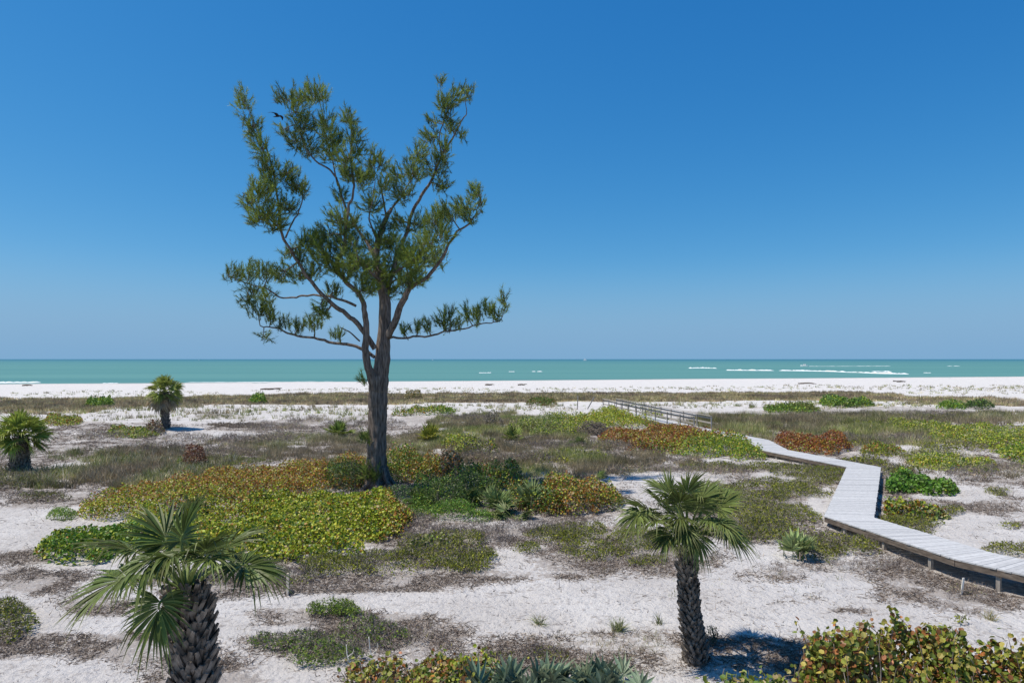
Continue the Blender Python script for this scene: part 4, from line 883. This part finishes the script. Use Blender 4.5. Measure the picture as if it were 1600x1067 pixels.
# ------------------------------------------------------------------ boardwalk
def boardwalk():
    org = (15, 40, 0); t = thing('boardwalk', org, 'low pale wooden boardwalk zigzagging across the dunes to the beach', 'boardwalk')
    W = .755
    n = len(BW); dirs = [nrm((BW[i+1]-BW[i])[:2]) for i in range(n-1)]
    left = []; right = []
    for i in range(n):
        d0 = dirs[max(i-1, 0)]; d1 = dirs[min(i, n-2)]
        n0 = np.array([-d0[1], d0[0]]); n1 = np.array([-d1[1], d1[0]]); m = nrm(n0+n1); k = W/max(m@n0, .5)
        left.append(np.r_[BW[i, :2]+m*k, BW[i, 2]]); right.append(np.r_[BW[i, :2]-m*k, BW[i, 2]])
    mb = MB(); th = .038
    for i in range(n-1):
        a0, a1, b0, b1 = left[i], left[i+1], right[i], right[i+1]
        L = np.linalg.norm((BW[i+1]-BW[i])[:2]); k = max(1, int(L/.145))
        for j in range(k):
            s0 = (j+.022)/k; s1 = (j+.978)/k; e = RNG.uniform(-.016, .016); jz = RNG.uniform(-.003, .003)
            q = [a0+(a1-a0)*s0, a0+(a1-a0)*s1, b0+(b1-b0)*s1, b0+(b1-b0)*s0]
            lat = nrm(q[0]-q[3]); q = [q[0]+lat*(.03+e), q[1]+lat*(.03+e), q[2]-lat*(.03-e), q[3]-lat*(.03-e)]
            q = [p+np.array([0, 0, jz]) for p in q]
            V = q+[p-np.array([0, 0, th]) for p in q]; g = RNG.uniform(.88, 1.06)
            if RNG.uniform() < .06: g *= .78
            mb.add(V, [(3, 2, 1, 0), (4, 5, 6, 7), (0, 1, 5, 4), (1, 2, 6, 5), (2, 3, 7, 6), (3, 0, 4, 7)], np.array([.52, .515, .515])*g)
    build(mb, 'deck', M_DECK, t, org)
    # edge beams and an inner joist
    for side in (left, right):
        for i in range(n-1):
            a, b = side[i].copy(), side[i+1].copy(); d = nrm(b-a); lat = nrm(np.cross(d, [0, 0, 1.])); mb = MB()
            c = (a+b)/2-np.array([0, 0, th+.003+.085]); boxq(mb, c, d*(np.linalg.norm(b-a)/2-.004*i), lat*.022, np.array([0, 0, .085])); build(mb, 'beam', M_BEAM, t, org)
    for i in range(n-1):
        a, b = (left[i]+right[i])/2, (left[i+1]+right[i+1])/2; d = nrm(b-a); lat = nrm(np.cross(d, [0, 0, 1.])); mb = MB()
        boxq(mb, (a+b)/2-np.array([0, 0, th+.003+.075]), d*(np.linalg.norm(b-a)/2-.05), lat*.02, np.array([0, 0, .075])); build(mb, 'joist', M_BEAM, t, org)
    # support posts
    for i in range(n-1):
        L = np.linalg.norm((BW[i+1]-BW[i])[:2]); k = max(1, round(L/1.9))
        if i > 8: k = 1
        for s in (left, right):
            for j in range(k):
                u = (j+.5)/k; p = s[i]+(s[i+1]-s[i])*u; inn = (left[i]+right[i])/2*(1-u)+(left[i+1]+right[i+1])/2*u; q = nrm((inn-p)*[1, 1, 0]); p = p+q*.075
                g = float(terrain(p[0], p[1]))-.1; top = p[2]-th-.004; mb = MB()
                d = np.array([*dirs[i], 0]); boxq(mb, (p[0], p[1], (g+top)/2), d*.05, np.cross(d, [0, 0, 1])*.045, (0, 0, (top-g)/2)); build(mb, 'post', M_POST, t, org)
    # railing with posts on both sides of the raised far stretch
    for s in (left, right):
        P = [s[i] for i in range(7, n)]
        pts = []
        for i in range(len(P)-1):
            L = np.linalg.norm(P[i+1]-P[i]); k = max(1, round(L/2.1))
            for j in range(k): pts.append(P[i]+(P[i+1]-P[i])*j/k)
        pts.append(P[-1])
        if s is right: pts[0] = pts[0]
        for p in pts:
            mb = MB(); boxq(mb, (p[0], p[1], p[2]+.40), (.04, 0, 0), (0, .04, 0), (0, 0, .58)); build(mb, 'rail_post', M_POST, t, org)
        for hh, w_, tk, nm in ((1.045, .075, .02, 'handrail'), (.86, .02, .06, 'side_rail'), (.48, .02, .06, 'side_rail')):
            mb = MB()
            for a, b in zip(pts[:-1], pts[1:]):
                d = nrm(b-a); lat = nrm(np.cross(d, [0, 0, 1.])); c = (a+b)/2+np.array([0, 0, hh])
                if nm == 'side_rail': c = c+lat*(.066)
                boxq(mb, c, d*np.linalg.norm(b-a)*.497, lat*w_, np.cross(lat, d)*tk)
            build(mb, nm, M_POST, t, org)
boardwalk()
def bent_post(px, py, lean, label):
    x, y, z = ground(px, py); mb = MB(); t = Vector((lean, 0, 1)).normalized(); a = np.array(t)
    boxq(mb, np.array((x, y, z))+a*.75, (.05, 0, -.05*lean), (0, .05, 0), a*.85); tag(build(mb, 'wooden_post', M_POST, None, (x, y, z)), label, 'post', 'old posts at the beach end')
bent_post(918, 639, .55, 'old leaning grey post left of the railed boardwalk end')
bent_post(902, 640, .05, 'old upright grey post furthest left beyond the boardwalk rail')

# ------------------------------------------------------------------ small things
def brush_pile(px, py, W, H, n, label, dark=True):
    x, y, z = ground(px, py); org = (x, y, z); mb = MB()
    for i in range(n):
        a = RNG.uniform(0, 6.283); r = RNG.uniform(0, 1)**.6; c = np.array((x+math.cos(a)*r*W, y+math.sin(a)*r*W*.7, z+H*(1-r*r)*RNG.uniform(.2, 1)))
        b = RNG.uniform(0, 6.283); d = np.array((math.cos(b), math.sin(b), RNG.normal()*.25)); L = RNG.uniform(.3, 1.0)
        g = RNG.uniform(.1, .3); q = smooth_path([c-d*L/2, c+RNG.normal(size=3)*.08, c+d*L/2], 3); tube(mb, q, RNG.uniform(.008, .03), 4)
    tag(build(mb, 'brush_pile', M_TWIG, None, org), label, 'brush pile')
brush_pile(928, 680, 1.9, 1.1, 420, 'heap of grey dead branches inside the shrub bank before the boardwalk')
brush_pile(375, 667, 2.2, .35, 240, 'low heap of brown dead stems on white sand left of the trunk')
brush_pile(340, 665, 1.4, .25, 120, 'smaller heap of brown dead stems beside the palm shadow')
def driftwood(pts, r, label):
    P = [np.array(ground(a, b))+(0, 0, r*.6+h) for a, b, h in pts]; mb = MB(); q = smooth_path(P, 5); tube(mb, q, np.linspace(r, r*.3, len(q)), 6)
    tag(build(mb, 'dead_branch', M_PALESTAKE, None, tuple(P[0])), label, 'branch', 'bare dead branches')
driftwood([(262,702,.15),(268,709,.1),(275,713,.02)], .05, 'pale dead branch in grey grass below the round headed palm')
def bare_branch(px, py, H, lean, label):
    x, y, z = ground(px, py); b = np.array((x, y, z)); top = b+np.array((lean, .1, H)); mb = MB(); mid = (b+top)/2+(lean*.25, 0, -.02)
    q = smooth_path([b, mid, top], 5); tube(mb, q, np.linspace(.016, .007, len(q)), 5); tube(mb, smooth_path([mid, mid+(lean*-.2+.06, 0, H*.18), mid+(.12, 0, H*.36)], 3), np.linspace(.009, .004, 7), 4)
    tag(build(mb, 'dead_branch', M_PALESTAKE, None, (x, y, z)), label, 'branch', 'bare dead branches')
bare_branch(594, 1048, .62, -.24, 'long bare whitish branch arching over the rusty shrub at the bottom')
bare_branch(552, 1042, .40, -.16, 'short bare whitish branch at the left of the rusty shrub')
x, y, z = ground(1509, 1065); 
bare_branch(1512, 1062, .75, -.12, 'bare twiggy branch standing up behind the corner shrub')

def stake(px, py, H, lean, mat, label, disc):
    x, y, z = ground(px, py); t = thing('wooden_stake', (x, y, z), label, 'stake', 'survey stakes in the sand')
    mb = MB(); a = nrm(np.array((lean, .05, 1.)))
    c = np.array((x, y, z)); s = .030 if lean == 0 else .022
    V = []
    for h, k in ((-.12, .2), (.0, 1), (H-.015, 1), (H, .8)):
        for sx, sy in ((-1, -1), (1, -1), (1, 1), (-1, 1)): V.append(c+a*h+np.array((sx*s*k, sy*s*.7*k, 0)))
    f = [(0, 3, 2, 1), (12, 13, 14, 15)]+[(i*4+j, i*4+(j+1) % 4, i*4+4+(j+1) % 4, i*4+4+j) for i in range(3) for j in range(4)]
    mb.add(V, f); build(mb, 'shaft', mat, t, (x, y, z))
    return x, y, z
x, y, z = stake(449, 930, .56, 0, M_STAKE, 'upright tan stake with a black cap behind it right of the large palm', 1)
mb = MB(); prof = [(0.001, .075), (.05, .075), (.09, .062), (.125, .04), (.14, -.01)]; k = 20; V = [(x+.0+r*math.cos(a), y+.16+r*math.sin(a), z+h) for r, h in prof for a in np.arange(k)*2*np.pi/k]
mb.add(V, [(i*k+j, (i+1)*k+j, (i+1)*k+(j+1) % k, i*k+(j+1) % k) for i in range(4) for j in range(k)], None, True)
tag(build(mb, 'irrigation_cap', M_DARK, None, (x, y+.16, z)), 'round black cap lying on sand behind the tan stake', 'cap')
x, y, z = stake(1502, 929, .44, .17, M_PALESTAKE, 'leaning whitish stake near the boardwalk at right', 1)
mb = MB(); V = []
for zz_, e in ((0, 1), (.035, 1), (.05, .85)):
    for u, v in ((-.13, -.07), (.12, -.08), (.15, .04), (-.1, .08)): V.append((x+.15+u*e, y+.04+v*e, z+.01+zz_))
mb.add(V, [(3, 2, 1, 0), (8, 9, 10, 11)]+[(i*4+j, i*4+(j+1) % 4, i*4+4+(j+1) % 4, i*4+4+j) for i in range(2) for j in range(4)])
tag(build(mb, 'flat_stone', M_DARK, None, (x+.15, y, z)), 'dark flat slab at the foot of the leaning whitish stake', 'slab')
# crumpled bit of blue plastic
x, y, z = ground(768, 1054); n = 90; a = RNG.uniform(0, 6.283, n); r = RNG.uniform(0, .06, n)
mb = MB(); add_leaves(mb, np.stack([x+np.cos(a)*r, y+np.sin(a)*r, z+.02+RNG.uniform(0, .05, n)], 1), RNG.normal(size=(n, 3)), .05*np.ones(n), np.tile([.1, .2, .6], (n, 1)), 'quad')
tag(build(mb, 'plastic_litter', M_BLUE, None, (x, y, z)), 'crumpled blue plastic scrap left of the silvery palmetto', 'litter')
# driftwood and debris on the beach
for (px_, py_, L, lab) in ((40,603,1.6,'dark driftwood lump at the waterline at far left'),(1405,597,2.4,'dark driftwood lump on the beach at right'),(1262,600,3.0,'long dark driftwood on the beach right of centre'),(767,602,1.6,'small dark driftwood on the beach right of the tall tree'),(817,602,1.4,'tiny dark driftwood right of its twin on the beach'),(430,609,3.0,'flat brown driftwood on the beach left of the tall tree')):
    x, y, z = ground(px_, py_); mb = MB()
    for k in range(5):
        c = np.array((x+RNG.normal()*L*.25, y+RNG.normal()*.4, z+.12)); d = nrm(np.array((1, RNG.normal()*.4, RNG.normal()*.12))); q = smooth_path([c-d*L*.4, c+(0, 0, .12), c+d*L*.4], 4); tube(mb, q, np.linspace(.16, .05, len(q)), 6)
    tag(build(mb, 'driftwood', M_BEAM, None, (x, y, z)), lab, 'driftwood', 'driftwood on the beach')
# bird flying past the crown
def bird():
    D = 31; c = at(434, 182, D); t_ = thing('bird', tuple(c), 'black bird gliding at the upper left of the tall tree', 'bird')
    mb = MB(); q = smooth_path([c+(.20, 0, .0), c+(.12, 0, .02), c, c+(-.14, 0, -.02), c+(-.22, 0, -.03)], 3)
    tube(mb, q, np.interp(np.linspace(0, 1, len(q)), [0, .15, .45, .8, 1], [.005, .028, .045, .02, .004]), 8); build(mb, 'body', M_BIRD, t_, tuple(c))
    for s in (-1, 1):
        mb = MB(); V = []
        for u, ch, dz, dx in ((0, .16, .02, 0), (.18, .15, .08, .02), (.36, .10, .06, -.04), (.48, .02, -.01, -.12)):
            for w_ in (-.5, .5): V.append(c+np.array((dx-w_*ch+s*u*.35, s*u, dz)))
        for v in list(V): V.append(v-(0, 0, .008))
        f = [(i*2, i*2+1, i*2+3, i*2+2) for i in range(3)]+[(8+i*2, 8+i*2+2, 8+i*2+3, 8+i*2+1) for i in range(3)]
        mb.add(V, f); build(mb, 'wing', M_BIRD, t_, tuple(c))
bird()
print('faces', sum(len(o.data.polygons) for o in bpy.data.objects if o.type == 'MESH'))
